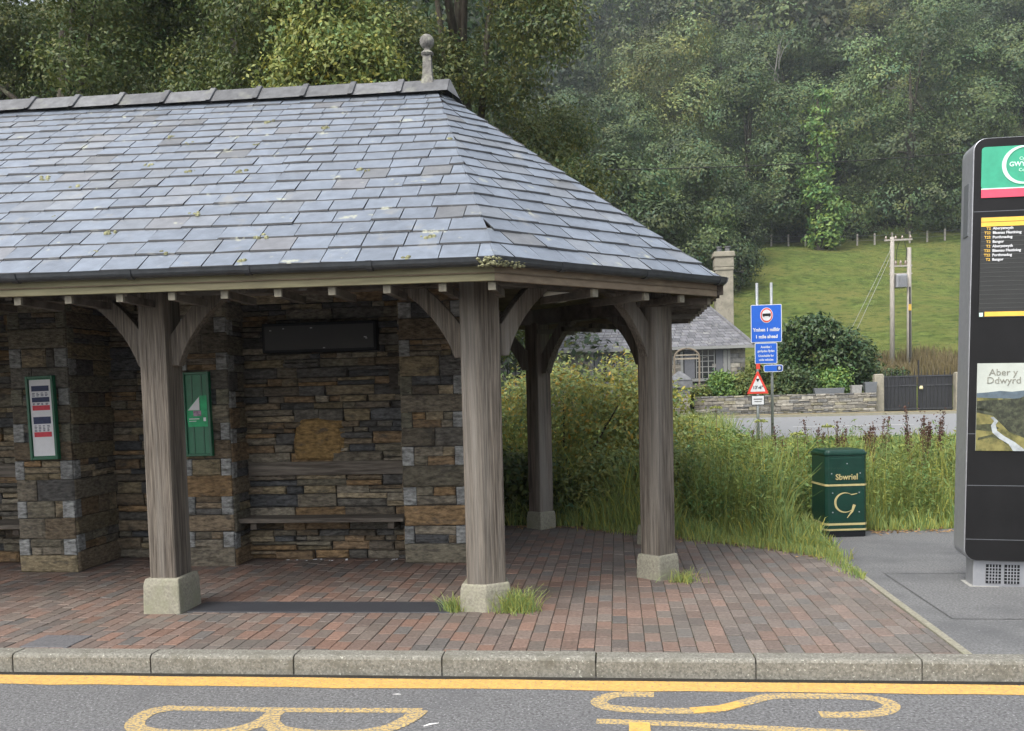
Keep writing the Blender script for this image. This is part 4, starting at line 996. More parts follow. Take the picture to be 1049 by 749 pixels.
# ------------------------------------------------------------------ foliage
def unit(v): return v / np.maximum(np.linalg.norm(v, axis=-1, keepdims=True), 1e-6)
def leaf_quads(c, n, l, wd, droop=.0):
    """rhombic leaves: centre c, normal n, half length l, half width wd (arrays)"""
    t = unit(np.cross(n, rng.normal(size=c.shape))); t[:, 2] -= droop; t = unit(t)
    b_ = unit(np.cross(n, t))
    l = l[:, None]; wd = wd[:, None]
    nn = n * l * .18
    return np.stack([c - t * l - nn * .5, c + b_ * wd + t * l * .1, c + t * l - nn, c - b_ * wd + t * l * .1], 1)
def crown(blobs, ntwig, per, tr, leaf, up=.5, flat=.6, droop=.3, fill=.18, nr=.42, out_w=.8):
    blobs = np.array(blobs, dtype=float); C_, r_ = blobs[:, :3], blobs[:, 3]
    p = r_ ** 2 / (r_ ** 2).sum()
    out = []
    need = ntwig
    while need > 0:
        i = rng.choice(len(blobs), need * 2, p=p)
        dv = unit(rng.normal(size=(need * 2, 3)) + np.array([0, 0, .25]))
        rad = r_[i] * (1.0 - fill * np.abs(rng.normal(size=need * 2)))
        pt = C_[i] + dv * rad[:, None] * np.array([1, 1, .85])
        dist = np.linalg.norm((pt[:, None, :] - C_[None]) / np.array([1, 1, .85]), axis=2) / r_[None]
        ok = (dist < .72).sum(1) == 0
        out.append(np.concatenate([pt[ok], dv[ok]], 1)[:need]); need -= min(need, int(ok.sum()))
    tw = np.concatenate(out)
    P = np.repeat(tw[:, :3], per, 0) + rng.normal(size=(len(tw) * per, 3)) * np.array([tr, tr, tr * flat])
    Nn = unit(np.repeat(tw[:, 3:], per, 0) * out_w + np.array([0, 0, up]) + rng.normal(size=P.shape) * nr)
    n_ = len(P); s_ = rng.uniform(.7, 1.25, n_)
    Q = leaf_quads(P, Nn, leaf * s_, leaf * .5 * s_, droop)
    tw_g = np.repeat(rng.uniform(.75, 1.25, len(tw)), per) * rng.uniform(.88, 1.12, n_)
    yl = np.repeat(np.clip(rng.normal(0, .18, len(tw)), -.3, .6), per) + rng.normal(0, .08, n_)
    T_ = np.stack([tw_g * (1 + yl * 1.1), tw_g * (1 + yl * .35), tw_g * (1 - yl * .5)], 1)
    return Q, np.clip(T_, .1, 3)
def dome_blobs(W, H, n, r0, r1, zlo=.2, cx=0, cy=0, seed=0):
    g = np.random.default_rng(seed); B = []
    for i in range(n):
        a = g.uniform(0, 2 * math.pi); t = g.uniform(0, 1) ** .8
        z = H * (zlo + (1 - zlo) * t * .93)
        env = math.sqrt(max(.05, 1 - ((t - .35) / .72) ** 2)) if t > .35 else .75 + .25 * t / .35
        rr = W / 2 * env * math.sqrt(g.uniform(.12, 1))
        r = g.uniform(r0, r1) * (1 - .25 * t)
        rr = max(0, rr - r * .55)
        B.append((cx + rr * math.cos(a), cy + rr * math.sin(a), min(z, H - r * .8), r))
    return B
def trunk_mesh(base, H, blobs, r, limbs=7):
    mb = MB(); b_ = Vector(base)
    top = b_ + Vector((random.uniform(-.3, .3), random.uniform(-.3, .3), H * .7))
    mid = b_.lerp(top, .5) + Vector((random.uniform(-.2, .2), random.uniform(-.2, .2), 0))
    mb.tube([b_ - Z * .3, b_ + Z * .3, mid, top], [r * 1.25, r, r * .7, r * .25], 8)
    for i in range(limbs):
        c = Vector(blobs[i % len(blobs)][:3]); s_ = b_.lerp(top, random.uniform(.3, .85))
        m_ = s_.lerp(c, .5) + Z * .12 * (c - s_).length
        mb.tube([s_, m_, c], [r * .38, r * .22, r * .06], 6)
    return mb

# near trees behind the shelter
def near_tree(name, lab, x, y, W, H, ntwig, mat_, leaf=.05, zlo=.22, n=44, r0=.6, r1=1.15, seed=1, tr=.2, per=22):
    t_ = thing(name, lab, 'tree', (x, y, 0))
    B = dome_blobs(W, H, n, r0, r1, zlo, x, y, seed)
    trunk_mesh((x, y, 0), H, B, .05 + H * .018).build('trunk', BARK, t_, smooth=True)
    Q, T_ = crown(B, ntwig, per, tr, leaf, fill=.14, droop=.5)
    quads('crown', Q, mat_, t_, T_)
    return t_
near_tree('broadleaf_tree', 'dense dark green tree rising behind left end of the slate roof', -12.2, 19.5, 9.5, 14, 4200, LEAF_N, seed=3)
near_tree('broadleaf_tree', 'dark tree filling the top left corner behind the roof', -16.5, 23, 9.0, 15, 2400, LEAF_N, .06, seed=23)
near_tree('broadleaf_tree', 'deep green tree behind roof, between left tree and yellow-green sapling', -7.9, 19.5, 7.0, 14, 3600, LEAF_N, seed=8)
near_tree('sapling', 'bright yellow-green young tree poking above the middle of the roof ridge', -5.05, 16.6, 2.5, 10.0, 1500, LEAF_Y, .05, .4, 20, .42, .75, 4, .2)
near_tree('broadleaf_tree', 'tall drooping tree with light leaves right behind the ball finial', -3.3, 20.8, 7.4, 15, 5600, LEAF_L, .05, .2, 60, .6, 1.1, 12, .2)
near_tree('broadleaf_tree', 'shadowy tree farther back behind the ball finial and sapling', -6.6, 25, 8.0, 16, 2800, LEAF_N, .07, .2, 26, 1.1, 1.9, 17, .35)

# hillside trees: four kinds, then copies
def far_proto(W, H, n, r0, r1, ntwig, per, leaf, tr, seed, mat_, zlo=.12):
    B = dome_blobs(W, H, n, r0, r1, zlo, 0, 0, seed); g = np.random.default_rng(seed + 500)
    for i in range(int(n * .45)):
        a = g.uniform(0, 6.283); q_ = W * g.uniform(.2, .4); r = g.uniform(r0, r1) * .9; B.append((q_ * math.cos(a), q_ * math.sin(a), g.uniform(r * .7, H * .32), r))
    Q, T_ = crown(B, ntwig, per, tr, leaf, droop=.15, up=.3, fill=.07, nr=.2, out_w=1.0)
    bt = rng.uniform(.6, 1.35, len(B)); Bc = np.array(B); cc = Q.mean(1); near_ = np.concatenate([np.argmin(np.linalg.norm(c_[:, None, :] - Bc[None, :, :3], axis=2) / Bc[None, :, 3], axis=1) for c_ in np.array_split(cc, 12)]); T_ = T_ * bt[near_][:, None]
    return B, Q, T_
protos = []
for W, H, n, r0, r1, sd, mt in ((22, 28, 24, 3.0, 5.0, 31, LEAF_F), (16, 22, 18, 2.4, 4.0, 32, LEAF_F), (18, 27, 22, 2.5, 4.2, 33, LEAF_F), (12, 16, 15, 1.9, 3.1, 34, LEAF_F)):
    protos.append((far_proto(W, H, n, r0, r1, 1900, 20, .2, .62, sd, mt, .04), W, H, mt))
def far_tree(kind, x, y, lab, sc=1., rz=0., sz=None, mat_=None):
    (B, Q, T_), W, H_, mt = protos[kind]
    key = (kind, (mat_ or mt).name)
    t_ = thing('woodland_tree', lab, 'tree', (x, y, float(zt(x, y)) - .3), (0, 0, rz), 'trees at the edge of the hillside wood')
    t_.scale = (sc, sc, sz or sc)
    if key not in cache:
        tr_ = trunk_mesh((0, 0, 0), H_, B, .45)
        o1 = tr_.build('trunk', BARK, t_, local=True, smooth=True)
        o2 = quads('crown', Q, mat_ or mt, None, T_); o2.parent = t_
        cache[key] = (o1.data, o2.data)
    else:
        for nm, me in zip(('trunk', 'crown'), cache[key]): link(nm, me, t_)
    return t_
cache = {}
pxx = lambda px, Y: (px - 631) / 975 * Y
for kind, px, Y, lab, sc, rz, mt in (
    (2, 688, 138, 'big yellow-green tree above roof corner, brightest crown of the wood', 1.15, 1.0, LEAF_B),
    (1, 768, 129, 'rounded mid green tree straight above cottage chimney at field edge', 1.05, .4, LEAF_M),
    (0, 925, 132, 'broadest dark oak dome behind the transformer poles', 1.12, 2.1, LEAF_M),
    (3, 652, 84, 'dark bushy tree just right of the slate roof edge', 1.0, .2, None),
    (3, 712, 101, 'low grey-green tree between roof edge and cottage chimney', .95, 1.9, LEAF_M),
    (1, 1012, 137, 'tree partly hidden by top of the black totem', 1.1, 2.9, LEAF_M),
    (1, 1080, 134, 'tree hidden right behind the black totem, only its edge showing', 1.1, .9, None),
    (1, 862, 150, 'dark tree standing behind the ivy-clad trunk', 1.0, 4.0, None),
    (1, 806, 150, 'feathery tree left of and behind the ivy-clad trunk', 1.1, 5.0, LEAF_M),
    (2, 742, 158, 'upper tree above the rounded mid green tree, near top of photo', .95, 2.2, LEAF_M),
    (1, 882, 166, 'upper tree with thin crown left of the broad oak top', 1.0, 1.2, LEAF_B),
    (0, 965, 168, 'upper tree peering over right shoulder of the broad oak', .85, 3.2, None),
    (1, 1035, 170, 'upper tree at the top right corner of the photo', 1.05, .1, None),
    (1, 640, 128, 'green tree above slate hip, left of brightest crown', 1.0, 3.4, LEAF_M),
    (0, 600, 112, 'deep green tree showing between roof slope and drooping tree', .8, 5.1, None),
    (3, 690, 118, 'small rounded tree under the brightest crown of the wood', 1.0, 2.4, None),
    (3, 838, 133, 'low shrubby tree at foot of the ivy-clad trunk', .55, .6, None),
    (3, 745, 112, 'small dark tree hugging field edge above chimney pots', .8, 4.4, None)):
    far_tree(kind, pxx(px, Y), Y, lab, sc, rz, None, mt)
# ivy-clad trunk
IV = thing('ivy_clad_trunk', 'slim bare trunk wrapped in bright ivy at the wood edge', 'tree', (25.9, 122, float(zt(25.9, 122))))
zb = float(zt(25.9, 122)); B = [(25.9 + random.uniform(-.7, .7) + (1.2 if i < 3 else 0), 122, zb + 1.5 + i * 1.75, max(.6, 2.0 - i * .13)) for i in range(11)]
MB().tube([(25.9, 122, zb - .5), (26.0, 122, zb + 10), (25.8, 122, zb + 19)], [.6, .4, .15], 8).build('trunk', BARK, IV)
Q, T_ = crown(B, 420, 10, .5, .3); quads('ivy', Q, LEAF_I, IV, T_)
# the wood higher up: reads as one mass
WQ, WT = [], []
g = np.random.default_rng(77)
for i in range(165):
    far_left = i < 55
    if far_left: x, y = g.uniform(-75, -2), g.uniform(34, 130)
    else: x, y = g.uniform(-60, 130), g.uniform(150, 275)
    if not far_left and y < 165 and x > -5: y += 25
    (B, Q, T_), W, H_, mt = protos[int(g.integers(0, 4))]
    k_ = g.integers(0, 6); a = g.uniform(0, 6.28); ca, sa = math.cos(a), math.sin(a); s_ = g.uniform(.85, 1.35)
    st = 3 if far_left and y < 85 else 7; sub = Q[k_::st]; tt = T_[k_::st]
    cen = sub.mean(1, keepdims=True); sub = cen + (sub - cen) * (1.0 if st == 3 else 2.0)
    P = np.stack([sub[..., 0] * ca - sub[..., 1] * sa, sub[..., 0] * sa + sub[..., 1] * ca, sub[..., 2]], -1) * s_ + np.array([x, y, float(zt(x, y)) - .5])
    hue = np.array([g.uniform(.75, 1.3), g.uniform(.9, 1.15), g.uniform(.8, 1.1)]) * g.uniform(.5, 1.45)
    WQ.append(P); WT.append(tt * hue)
stuff(quads('woodland', np.concatenate(WQ), LEAF_F, None, np.concatenate(WT)), 'dense mixed woodland covering the steep hillside', 'woodland')
fl_ys = np.concatenate([[131.5], np.arange(135, 300, 8.)]); fl_xs = np.arange(-120, 200, 8.)
fX, fY = np.meshgrid(fl_xs, fl_ys); fY[0] += 1.8 * np.sin(fX[0] * .21) + 1.2 * np.sin(fX[0] * .53)
fZ = zt(fX, fY) + .25; nfx = len(fl_xs)
me = bpy.data.meshes.new('woodland_floor')
me.from_pydata(np.stack([fX, fY, fZ], -1).reshape(-1, 3).tolist(), [], [(j * nfx + i, j * nfx + i + 1, (j + 1) * nfx + i + 1, (j + 1) * nfx + i) for j in range(len(fl_ys) - 1) for i in range(nfx - 1)])
me.materials.append(M('leaf_mould', (.035, .04, .018), .95, .1, .6, .4, .5))
struct(link('woodland_floor', me))
UB = []
for i in range(90):
    x = g.uniform(8, 60); y = 132.5 + 1.8 * math.sin(x * .21) + 1.2 * math.sin(x * .53) + g.uniform(-.8, 3); r = g.uniform(.8, 2.1)
    UB.append((x, y, float(zt(x, y)) + r * .6, r))
Q, T_ = crown(UB, 2600, 11, .5, .24)
stuff(quads('undergrowth', Q, LEAF_F, None, T_ * .9), 'dark undergrowth bushes along foot of the wood above the field', 'undergrowth')
# bare branches catching light among the wood
for px, Y, z, lab in ((797, 143, 62, 'bleached bare dead tree high in the wood right of centre'),):
    x = pxx(px, Y); t_ = thing('dead_tree', lab, 'tree', (x, Y, float(zt(x, Y)))); mb = MB()
    zb = float(zt(x, Y)); mb.tube([(x, Y, zb), (x + .5, Y, zb + 14), (x - .3, Y, zb + 19), (x + .4, Y, zb + 24)], [.3, .18, .12, .04], 6)
    for i in range(12):
        h = 11 + i * 1.05; a = random.uniform(-1, 1); e = 5 - i * .3
        mb.tube([(x + .4, Y, zb + h), (x + a * e * .5, Y - .5, zb + h + 1.5), (x + a * e, Y - 1, zb + h + 2.2 + random.random())], [.09, .05, .02], 5)
    mb.build('trunk', M('bleached_wood', (.17, .165, .15), .9, .2, 10., .2, 0), t_)

# shrubs -----------------------------------------------------------------
def shrub(name, lab, blobs, ntwig, per, tr, leaf, mat_, z0=0., up=.5, cat='shrub', tint=None):
    c = np.array(blobs)[:, :3].mean(0)
    t_ = thing(name, lab, cat, (float(c[0]), float(c[1]), z0))
    mb = MB()
    for b_ in blobs[:10]: mb.tube([(c[0] + random.uniform(-.15, .15), c[1], z0 - .05), ((c[0] + b_[0]) / 2, (c[1] + b_[1]) / 2, (z0 + b_[2]) * .55), b_[:3]], [.025, .018, .008], 5)
    mb.build('stems', BARK, t_)
    Q, T_ = crown(blobs, ntwig, per, tr, leaf, up)
    if tint is not None:
        pick = rng.random(len(T_)) < tint[0]; T_[pick] = T_[pick] * np.array(tint[1])
    quads('leaves', Q, mat_, t_, T_)
    return t_
g = np.random.default_rng(5)
BL = [(-1.9 + g.uniform(0, 2.2), 11.9 + g.uniform(-.35, 1.2), g.uniform(.5, 1.75), g.uniform(.3, .5)) for i in range(34)]
for i in range(16):
    a = (-1.8 + g.uniform(0, 2.3), 11.9 + g.uniform(-.3, .9)); zz_ = g.uniform(1.45, 1.9)
    BL += [(a[0], a[1], zz_ - k_ * .13, .1 + .02 * k_) for k_ in range(3)]
shrub('hedge_bush', 'tall tangled hedge bush with yellowing leaves behind the back post', BL, 1900, 10, .14, .034, LEAF_H, 0, tint=(.16, (1.35, .9, .6)))
BL = [(.1 + g.uniform(0, .75), 12.3 + g.uniform(-.3, .6), g.uniform(.45, 1.45) , g.uniform(.22, .36)) for i in range(16)]
for i in range(6): BL.append((.1 + g.uniform(0, .8), 12.3 + g.uniform(-.2, .5), g.uniform(1.4, 1.85), .12))
shrub('hedge_bush', 'pale yellow-green leafy bush seen left of the right corner post', BL, 700, 9, .12, .036, LEAF_H, 0, tint=(.4, (1.5, 1.25, .8)))
BL = [(-.3 + g.uniform(0, 1.2), 11.3 + g.uniform(-.2, .5), g.uniform(.25, .62), g.uniform(.2, .32)) for i in range(14)]
shrub('fern_clump', 'feathery bright green fern clump at foot of the hedge bush', BL, 900, 12, .13, .032, LEAF_H, 0, .9, 'fern')
BL = [(-1.75 + g.uniform(0, 1.1), 11.2 + g.uniform(-.2, .4), g.uniform(.2, .7), g.uniform(.2, .32)) for i in range(12)]
shrub('ivy_mound', 'dark ivy mound at ground level behind the back post', BL, 700, 9, .1, .04, LEAF_N, 0, .6, 'ivy')
BL = [(.75 + g.uniform(0, 1.0), 11.6 + g.uniform(-.3, 1.0), g.uniform(.2, .7), g.uniform(.2, .34)) for i in range(16)]
shrub('bramble', 'green bramble thicket right of the right corner post', BL, 900, 12, .15, .027, LEAF_W, 0, .7, 'bramble', tint=(.08, (1.5, .9, .6)))
for n_, x, y, W, z, lf, m, lab, tn in ((13, 1.9, 11.9, 1.1, .72, .03, LEAF_W, 'bright green nettle clump left of the litter bin', None), (11, 1.25, 10.6, .8, .42, .026, LEAF_I, 'low fresh green weed clump at paving edge right of corner post', None), (10, 1.75, 10.75, .5, .42, .03, LEAF_W, 'grey-green weed clump touching the left side of the bin', (.4, (.85, .95, 1.2))), (12, 3.3, 12.4, 1.2, .6, .03, LEAF_W, 'leafy weed clump behind right side of the litter bin', None), (10, 4.6, 12.3, .9, .6, .03, LEAF_S, 'leafy weed clump by the left edge of the totem', (.15, (1.5, .9, .6))), (12, 1.1, 12.9, 1.1, .95, .032, LEAF_W, 'tall pale leafy clump below the stone gate pier', (.2, (1.4, 1.1, .7)))):
    BL = [(x + g.uniform(-.5, .5) * W, y + g.uniform(-.3, .4), g.uniform(.2, 1) * z, g.uniform(.14, .26)) for i in range(n_)]
    shrub('weed_clump', lab, BL, 420, 12, .13, lf, m, 0, .7, 'weeds', tint=tn)
# garden bushes across the road
def bush(lab, x, y, W, H, n, ntwig, leaf, mat_, seed, z0=None, tr=.2):
    z0 = float(zt(x, y)) if z0 is None else z0
    B = [(b_[0], b_[1], b_[2] + z0, b_[3]) for b_ in dome_blobs(W, H, n, W * .13, W * .22, .15, x, y, seed)]
    shrub('garden_bush', lab, B, ntwig, 8, tr, leaf, mat_, z0)
bush('big round dark evergreen bush right of the blue sign', 9.3, 45, 4.4, 4.5, 26, 1500, .12, LEAF_D, 41)
bush('loose grey-green bush between round evergreen and the gate', 11.6, 46.5, 3.0, 3.2, 18, 700, .1, LEAF_F, 42)
bush('green garden bush behind the triangular sign', 7.0, 43.5, 2.4, 2.6, 16, 600, .1, LEAF_S, 43)
bush('light green conical shrub left of the signs in cottage garden', 4.6, 42.6, 1.5, 1.9, 12, 450, .08, LEAF_I, 44)
bush('bushy green shrub below the cottage window', 5.6, 43.2, 1.6, 1.8, 12, 450, .08, LEAF_S, 45)
bush('low green bush on garden wall left of the long planter', 8.0, 42.5, 1.8, 1.9, 12, 450, .08, LEAF_F, 46)
bush('pale bush growing over wall in front of the planters', 9.9, 43.0, 1.8, 1.9, 12, 450, .08, LEAF_I, 47)
bush('small yellowish shrub beside the stone gate pier', 3.75, 42.2, 1.1, 1.3, 10, 350, .07, LEAF_Y, 48)
bush('thin sapling bush above the black gate', 13.6, 48, 1.4, 2.2, 10, 200, .08, LEAF_F, 49)

# grass and weeds --------------------------------------------------------------
def blades(xy, h, wd, lean, z=None, jit=.35):
    n = len(xy); z = zt(xy[:, 0], xy[:, 1]) if z is None else z
    b_ = np.stack([xy[:, 0], xy[:, 1], z], 1)
    a = rng.uniform(0, 2 * math.pi, n); ln = np.stack([np.cos(a), np.sin(a), np.zeros(n)], 1) * (lean * h * rng.uniform(.2, 1.2, n))[:, None]
    f = rng.uniform(0, math.pi, n); sd = np.stack([np.cos(f), np.sin(f) * .5, np.zeros(n)], 1) * (wd / 2)[:, None]
    up_ = np.stack([np.zeros(n), np.zeros(n), h], 1)
    m1 = b_ + up_ * .55 + ln * .3; m2 = b_ + up_ * .88 + ln * .72; tp_ = b_ + up_ * (1 - .12 * lean)[:, None] + ln * 1.15 if hasattr(lean, '__len__') else b_ + up_ + ln
    q1 = np.stack([b_ - sd, b_ + sd, m1 + sd * .85, m1 - sd * .85], 1)
    q2 = np.stack([m1 - sd * .85, m1 + sd * .85, m2 + sd * .5, m2 - sd * .5], 1)
    q3 = np.stack([m2 - sd * .5, m2 + sd * .5, tp_ + sd * .05, tp_ - sd * .05], 1)
    return np.concatenate([q1, q2, q3])
def in_verge(p):
    x, y = p[:, 0], p[:, 1]
    yb = np.interp(x, [-6, -1.5, -.4, .07, .67, 1.39, 1.93, 2.02, 2.06, 2.6, 2.75, 3.3, 3.6, 12], [10.8, 10.8, 10.62, 10.25, 9.8, 9.28, 8.65, 8.7, 10.15, 10.15, 10.15, 10.15, 10.32, 10.32])
    return y - yb
def scatter(n, x0, x1, y0, y1):
    p = np.stack([rng.uniform(x0, x1, n), y0 + (y1 - y0) * rng.uniform(0, 1, n) ** 1.5], 1); d_ = in_verge(p)
    k_ = d_ > 0; 
    return p[k_], d_[k_]
def sight(p):      # the plants thin out and get shorter towards the main road
    return np.where(p[:, 0] > .11 * p[:, 1] + .3 * np.sin(p[:, 1] * 2.), 1.52 - .055 * p[:, 1], 1.6 - .022 * p[:, 1])
GQ, GT = [], []
def add_grass(p, h, wd, lean, dry=.15, g0=.75, g1=1.25):
    Q = blades(p, h, wd, lean); n = len(p)
    g_ = rng.uniform(g0, g1, n); dr = rng.random(n) < dry; yl = np.clip(rng.normal(0, .15, n), -.3, .4) + dr * .45
    T_ = np.stack([g_ * (1 + yl), g_ * (1 + yl * .3), g_ * (1 - yl * .4)], 1)
    GQ.append(Q); GT.append(np.concatenate([T_] * 3))
p, d_ = scatter(52000, -1.9, 5.2, 8.6, 14.0)
tall_l = np.where(p[:, 0] < .6, .16, 0.)
clump = .75 + .35 * np.sin(p[:, 0] * 5.1 + np.sin(p[:, 1] * 3.7) * 2) + .2 * np.sin(p[:, 0] * 11 + p[:, 1] * 7)
h = (.11 + tall_l + np.clip(d_ * .5, 0, .52)) * rng.uniform(.55, 1.35, len(p)) * clump
h = np.where((p[:, 0] > 1.72) & (p[:, 0] < 2.7) & (p[:, 1] < 10.15), np.minimum(h, .26 * rng.uniform(.4, 1, len(p))), h)
add_grass(p, np.maximum(h, .04), np.full(len(p), .011), rng.uniform(.3, 1.0, len(p)), .22)
p, d_ = scatter(42000, -3, 10, 13.5, 26)
add_grass(p, np.maximum(.12, sight(p) * rng.uniform(.45, 1.0, len(p))), np.full(len(p), .013), rng.uniform(.15, .6, len(p)))
p = np.stack([rng.uniform(-20, 30, 16000), rng.uniform(24, 26.1, 16000)], 1)
add_grass(p, rng.uniform(.06, .2, len(p)), np.full(len(p), .03), rng.uniform(.15, .6, len(p)))
p, d_ = scatter(2600, -1.5, 5.5, 9.2, 14); p = p[(d_ > .25) & ~((p[:, 0] > 1.6) & (p[:, 0] < 2.7) & (p[:, 1] < 10.2))]; hh = rng.uniform(.5, .95, len(p)) * np.clip(sight(p) / .8, .5, 1.2)
add_grass(p, hh, np.full(len(p), .004), rng.uniform(.1, .45, len(p)), 1.0)
p, d_ = scatter(420, .4, 5.2, 10.4, 14); p = p[d_ > .6]
add_grass(p, rng.uniform(.75, 1.28, len(p)) * np.where(p[:, 0] < 2, 1.0, .82), np.full(len(p), .007), rng.uniform(.05, .3, len(p)), 1.0, .45, .8)
# short grass spilling over the paving edge and between the bricks
e = rng.uniform(0, 1, 1500); ex_ = np.interp(e, [0, .4, 1], [-.4, .9, 2.0]) + rng.normal(0, .05, 1500)
ey_ = np.array([edge_back(v) for v in ex_]) - np.abs(rng.normal(0, .10, 1500))
add_grass(np.stack([ex_, ey_], 1), rng.uniform(.03, .12, 1500), np.full(1500, .007), rng.uniform(.4, .9, 1500), .25)
e = rng.uniform(7.6, 8.7, 420); add_grass(np.stack([1.97 - np.abs(rng.normal(0, .03 + .06 * (e - 7.5))), e], 1), rng.uniform(.02, .08, 420), np.full(420, .007), rng.uniform(.4, .9, 420), .2)
stuff(quads('tall_grass', np.concatenate(GQ), GRASS, None, np.concatenate(GT)), 'long rough grass with dry tips covering the verge behind paving', 'grass')

def weed_quads(n, x0, x1, y0, y1, hmin, hmax, leafs, leaf, dmin=.35):
    p, d_ = scatter(n, x0, x1, y0, y1); p = p[(d_ > dmin) & ~((p[:, 0] > 1.6) & (p[:, 0] < 2.7) & (p[:, 1] < 10.25))]; n = len(p)
    pat = .5 + .5 * np.sin(p[:, 0] * 2.3 + 1.3 * np.sin(p[:, 1] * 1.9))
    h = np.clip(sight(p), .1, hmax) * (.45 + .4 * pat) * rng.uniform(.7, 1.25, n) + (rng.random(n) < .25) * rng.uniform(0, .38, n)
    Q = [blades(p, h, np.full(n, .009), np.full(n, .15))]
    sT = np.tile(np.array([[.9, .75, .6]]), (len(Q[0]), 1))
    t = rng.uniform(.25, 1, (n, leafs)); a = rng.uniform(0, 6.28, (n, leafs)); r = .11 * (1.15 - t)
    c = np.stack([p[:, :1] + np.cos(a) * r, p[:, 1:] + np.sin(a) * r, h[:, None] * t + zt(p[:, 0], p[:, 1])[:, None]], -1).reshape(-1, 3)
    nn = unit(rng.normal(size=c.shape) * .5 + np.array([0, -.2, .8])); s_ = rng.uniform(.7, 1.3, len(c))
    Q.append(leaf_quads(c, nn, leaf * s_, leaf * .24 * s_, .3))
    g_ = np.repeat(rng.uniform(.65, 1.25, n), leafs) * rng.uniform(.85, 1.15, len(c)); yl = np.repeat(np.clip(rng.normal(.05, .2, n), -.3, .5), leafs)
    T_ = np.stack([g_ * (1 + yl * 1.1), g_ * (1 + yl * .3), g_ * (1 - yl * .4)], 1)
    return np.concatenate(Q), np.concatenate([sT, T_])
A_, TA = weed_quads(2000, .3, 6.0, 9.4, 14.5, .45, 1.2, 30, .034)
B_, TB = weed_quads(1600, -2, 9, 14, 25, .6, 1.15, 20, .045)
stuff(quads('wild_plants', np.concatenate([A_, B_]), LEAF_W, None, np.concatenate([TA, TB])), 'leafy wild plants mixed through the verge grass', 'weeds')

# docks with dark seed spikes, one thing each
def dock_proto():
    t_ = thing('dock_plant', 'brown seeded dock', 'dock plant', (0, 0, 0), group='docks gone to seed on the verge')
    mb = MB(); Q = []
    for i in range(5):
        dx, dy = random.uniform(-.2, .2), random.uniform(-.12, .12); hh = random.uniform(.7, 1.15)
        mb.tube([(dx * .2, dy * .2, 0), (dx * .6, dy * .6, hh * .55), (dx, dy, hh)], [.008, .006, .003], 5)
        n = 170; t = rng.uniform(.45, 1, n); rad = .021 * np.sin((1.02 - t) / .57 * 2.2 + .4).clip(.15, 1)
        a = rng.uniform(0, 6.28, n); br = (rng.random(n) < .35) * rng.uniform(0, .1, n)
        c = np.stack([dx * t + np.cos(a) * (rad + br * .6), dy * t + np.sin(a) * (rad + br * .5), hh * t + br], 1)
        Q.append(leaf_quads(c, unit(rng.normal(size=c.shape)), np.full(n, .012), np.full(n, .009)))
    mb.build('stem', M('dock_stem', (.11, .06, .04), .8, .2, 10., .2, 0), t_, local=True)
    Q = np.concatenate(Q); g_ = rng.uniform(.6, 1.5, (len(Q), 1)) * np.array([[1, 1, 1]])
    quads('seed_spikes', Q, DOCK, t_, g_)
    return t_
dp = dock_proto(); first = True
DK = [(3.32, 12.3, 1.0, 'dark brown dock rising above right end of the green bin'), (3.75, 12.0, 1.12, 'darkest tall dock in front of the left gate post'), (4.02, 12.4, 1.05, 'leaning brown dock in front of the black gate'),
      (2.62, 12.6, .98, 'slender dock above left half of the green bin'), (2.95, 12.8, .95, 'small dock over middle of the green bin'), (4.45, 12.2, 1.1, 'dock in front of right half of the black gate'),
      (4.62, 11.9, .95, 'dock beside the totem edge, half hidden in grass'), (2.2, 12.7, .9, 'short dock left of the green bin'), (1.75, 13.0, .85, 'pale reddish dock beneath the triangular sign'),
      (4.85, 12.4, 1.0, 'last dock right against the black totem'), (3.5, 13.2, .95, 'faint dock set back behind the bin'), (1.2, 13.2, .9, 'reddish dock right of the corner post among brambles')]
for x, y, s_, lab in DK:
    if first: dp.location = (x, y, 0); dp['label'] = lab; dp.scale = (s_,) * 3; first = False
    else: dup(dp, (x, y, 0), random.uniform(0, 6.28), lab, s_)
# flowering umbels
for x, y, h, lab in ((.95, 11.9, 1.2, 'tall pale flower head just right of the corner post'), (1.3, 12.4, 1.3, 'tallest pale flower head in front of the garden wall'), (1.85, 12.2, 1.12, 'pale flower head beneath the blue sign plates'), (2.75, 12.5, 1.02, 'creamy flower head rising behind the bin lid'), (4.55, 11.6, 1.12, 'yellow-green flat flower head standing near the totem'), (2.15, 11.4, .98, 'pale flat flower head left of the bin'), (1.55, 11.9, .95, 'pale flat flower head beneath the signs')):
    t_ = thing('flower_head', lab, 'wild flower', (x, y, 0))
    MB().tube([(x, y, 0), (x + .02, y, h * .6), (x, y, h)], [.007, .006, .004], 5).build('stem', STRAW, t_)
    n = 200; a = rng.uniform(0, 6.28, n); r = .085 * np.sqrt(rng.random(n))
    c = np.stack([x + np.cos(a) * r, y + np.sin(a) * r, h + .03 - r * .25 + rng.normal(0, .008, n)], 1)
    quads('florets', leaf_quads(c, unit(rng.normal(size=c.shape) * .4 + np.array([0, 0, 1])), np.full(n, .013), np.full(n, .01)), LEAF_Y, t_, np.tile([[1.6, 1.5, 1.6]], (n, 1)) * rng.uniform(.7, 1.2, (n, 1)))

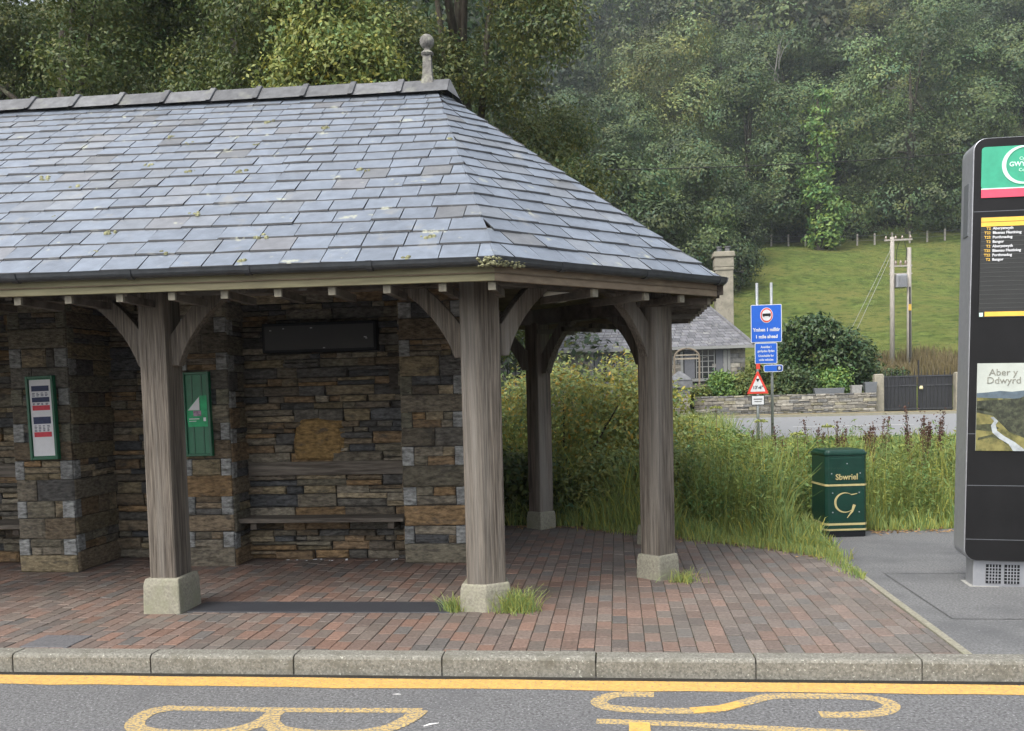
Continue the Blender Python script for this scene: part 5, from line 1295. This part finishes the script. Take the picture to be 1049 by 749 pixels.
n = 420; x = rng.uniform(-1.2, 2.0, n); y = np.array([edge_back(v) for v in x]) - np.abs(rng.normal(.02, .09, n))
x2 = rng.uniform(2.6, 4.2, 260); y2 = 10.13 + rng.normal(0, .1, 260)
c = np.stack([np.concatenate([x, x2]), np.concatenate([y, y2]), np.full(n + 260, .012)], 1)
Q = leaf_quads(c, unit(rng.normal(size=c.shape) * .25 + np.array([0, 0, 1])), rng.uniform(.012, .03, len(c)), rng.uniform(.008, .016, len(c)))
stuff(quads('fallen_leaves', Q, STRAW, None, rng.uniform(.7, 1.7, (len(c), 1)) * np.array([[1.25, 1, .8]])), 'dry brown fallen leaves along edge of grass and paving', 'fallen leaves')
# tufts at the plinths
for x, y, r, h, n, lab in ((-1.2, 6.50, .07, .14, 260, 'leafy weed tuft at left foot of the front corner post'), (-.74, 6.5, .14, .2, 700, 'yellow-green grass tuft at right foot of the front corner post'), (.52, 7.53, .12, .13, 220, 'sparse tuft growing at foot of the right corner post')):
    p = np.stack([x + rng.normal(0, r * .5, n), y + rng.normal(0, r * .35, n)], 1)
    Q = blades(p, rng.uniform(.15, 1, n) ** 1.4 * h, np.full(n, .0055), rng.uniform(.5, 1.5, n), np.zeros(n)); g_ = rng.uniform(.7, 1.3, n); yl = rng.normal(.1, .25, n)
    T_ = np.stack([g_ * (1 + yl), g_ * (1 + yl * .3), g_ * (1 - .3 * yl)], 1)
    tag(quads('grass_tuft', Q, GRASS, None, np.concatenate([T_] * 3)), lab, 'grass tuft')
# brown rushes in the field
n = 9000; p = np.stack([rng.uniform(13.2, 24, n), rng.uniform(54, 66, n)], 1)
keep = (np.sin(p[:, 0] * 1.3) + np.sin(p[:, 1] * .9 + p[:, 0] * .4)) > -.5 ; p = p[keep]
Q = blades(p, rng.uniform(.5, 1.25, len(p)), np.full(len(p), .045), rng.uniform(.1, .45, len(p))); g_ = rng.uniform(.6, 1.2, len(p))
stuff(quads('rushes', Q, STRAW, None, np.concatenate([np.stack([g_ * .75, g_ * .8, g_ * .7], 1)] * 3)), 'brown rushes growing above the black gate', 'rushes')
# fallen scraps along the foot of the bay wall
mb = MB()
for i in range(16):
    x, y = random.uniform(-3.5, -2.05), random.uniform(8.5, 8.6); s_ = random.uniform(.006, .016)
    mb.add([(x, y, .006), (x + s_ * 2, y + .004, .007), (x + s_ * 1.6, y + s_, .012), (x - .003, y + s_, .009)], [(0, 1, 2, 3)])
stuff(mb.build('litter', WHITE), 'pale crumbs of litter along the bay wall foot', 'litter')

# ------------------------------------------------------------------ haze
hz = MB().box(-300, 340, -40, 440, -3, 300).build('haze', bpy.data.materials.new('haze'))
m = hz.data.materials[0]; m.use_nodes = True; N = m.node_tree.nodes
for n_ in list(N):
    if n_.type == 'BSDF_PRINCIPLED': N.remove(n_)
pv = N.new('ShaderNodeVolumePrincipled'); pv.inputs['Color'].default_value = (.86, .92, 1, 1); pv.inputs['Density'].default_value = .00045; pv.inputs['Anisotropy'].default_value = .3
m.node_tree.links.new(pv.outputs[0], N['Material Output'].inputs['Volume'])
hz['kind'] = 'stuff'; hz['label'] = 'thin summer haze over the valley'; hz['category'] = 'haze'
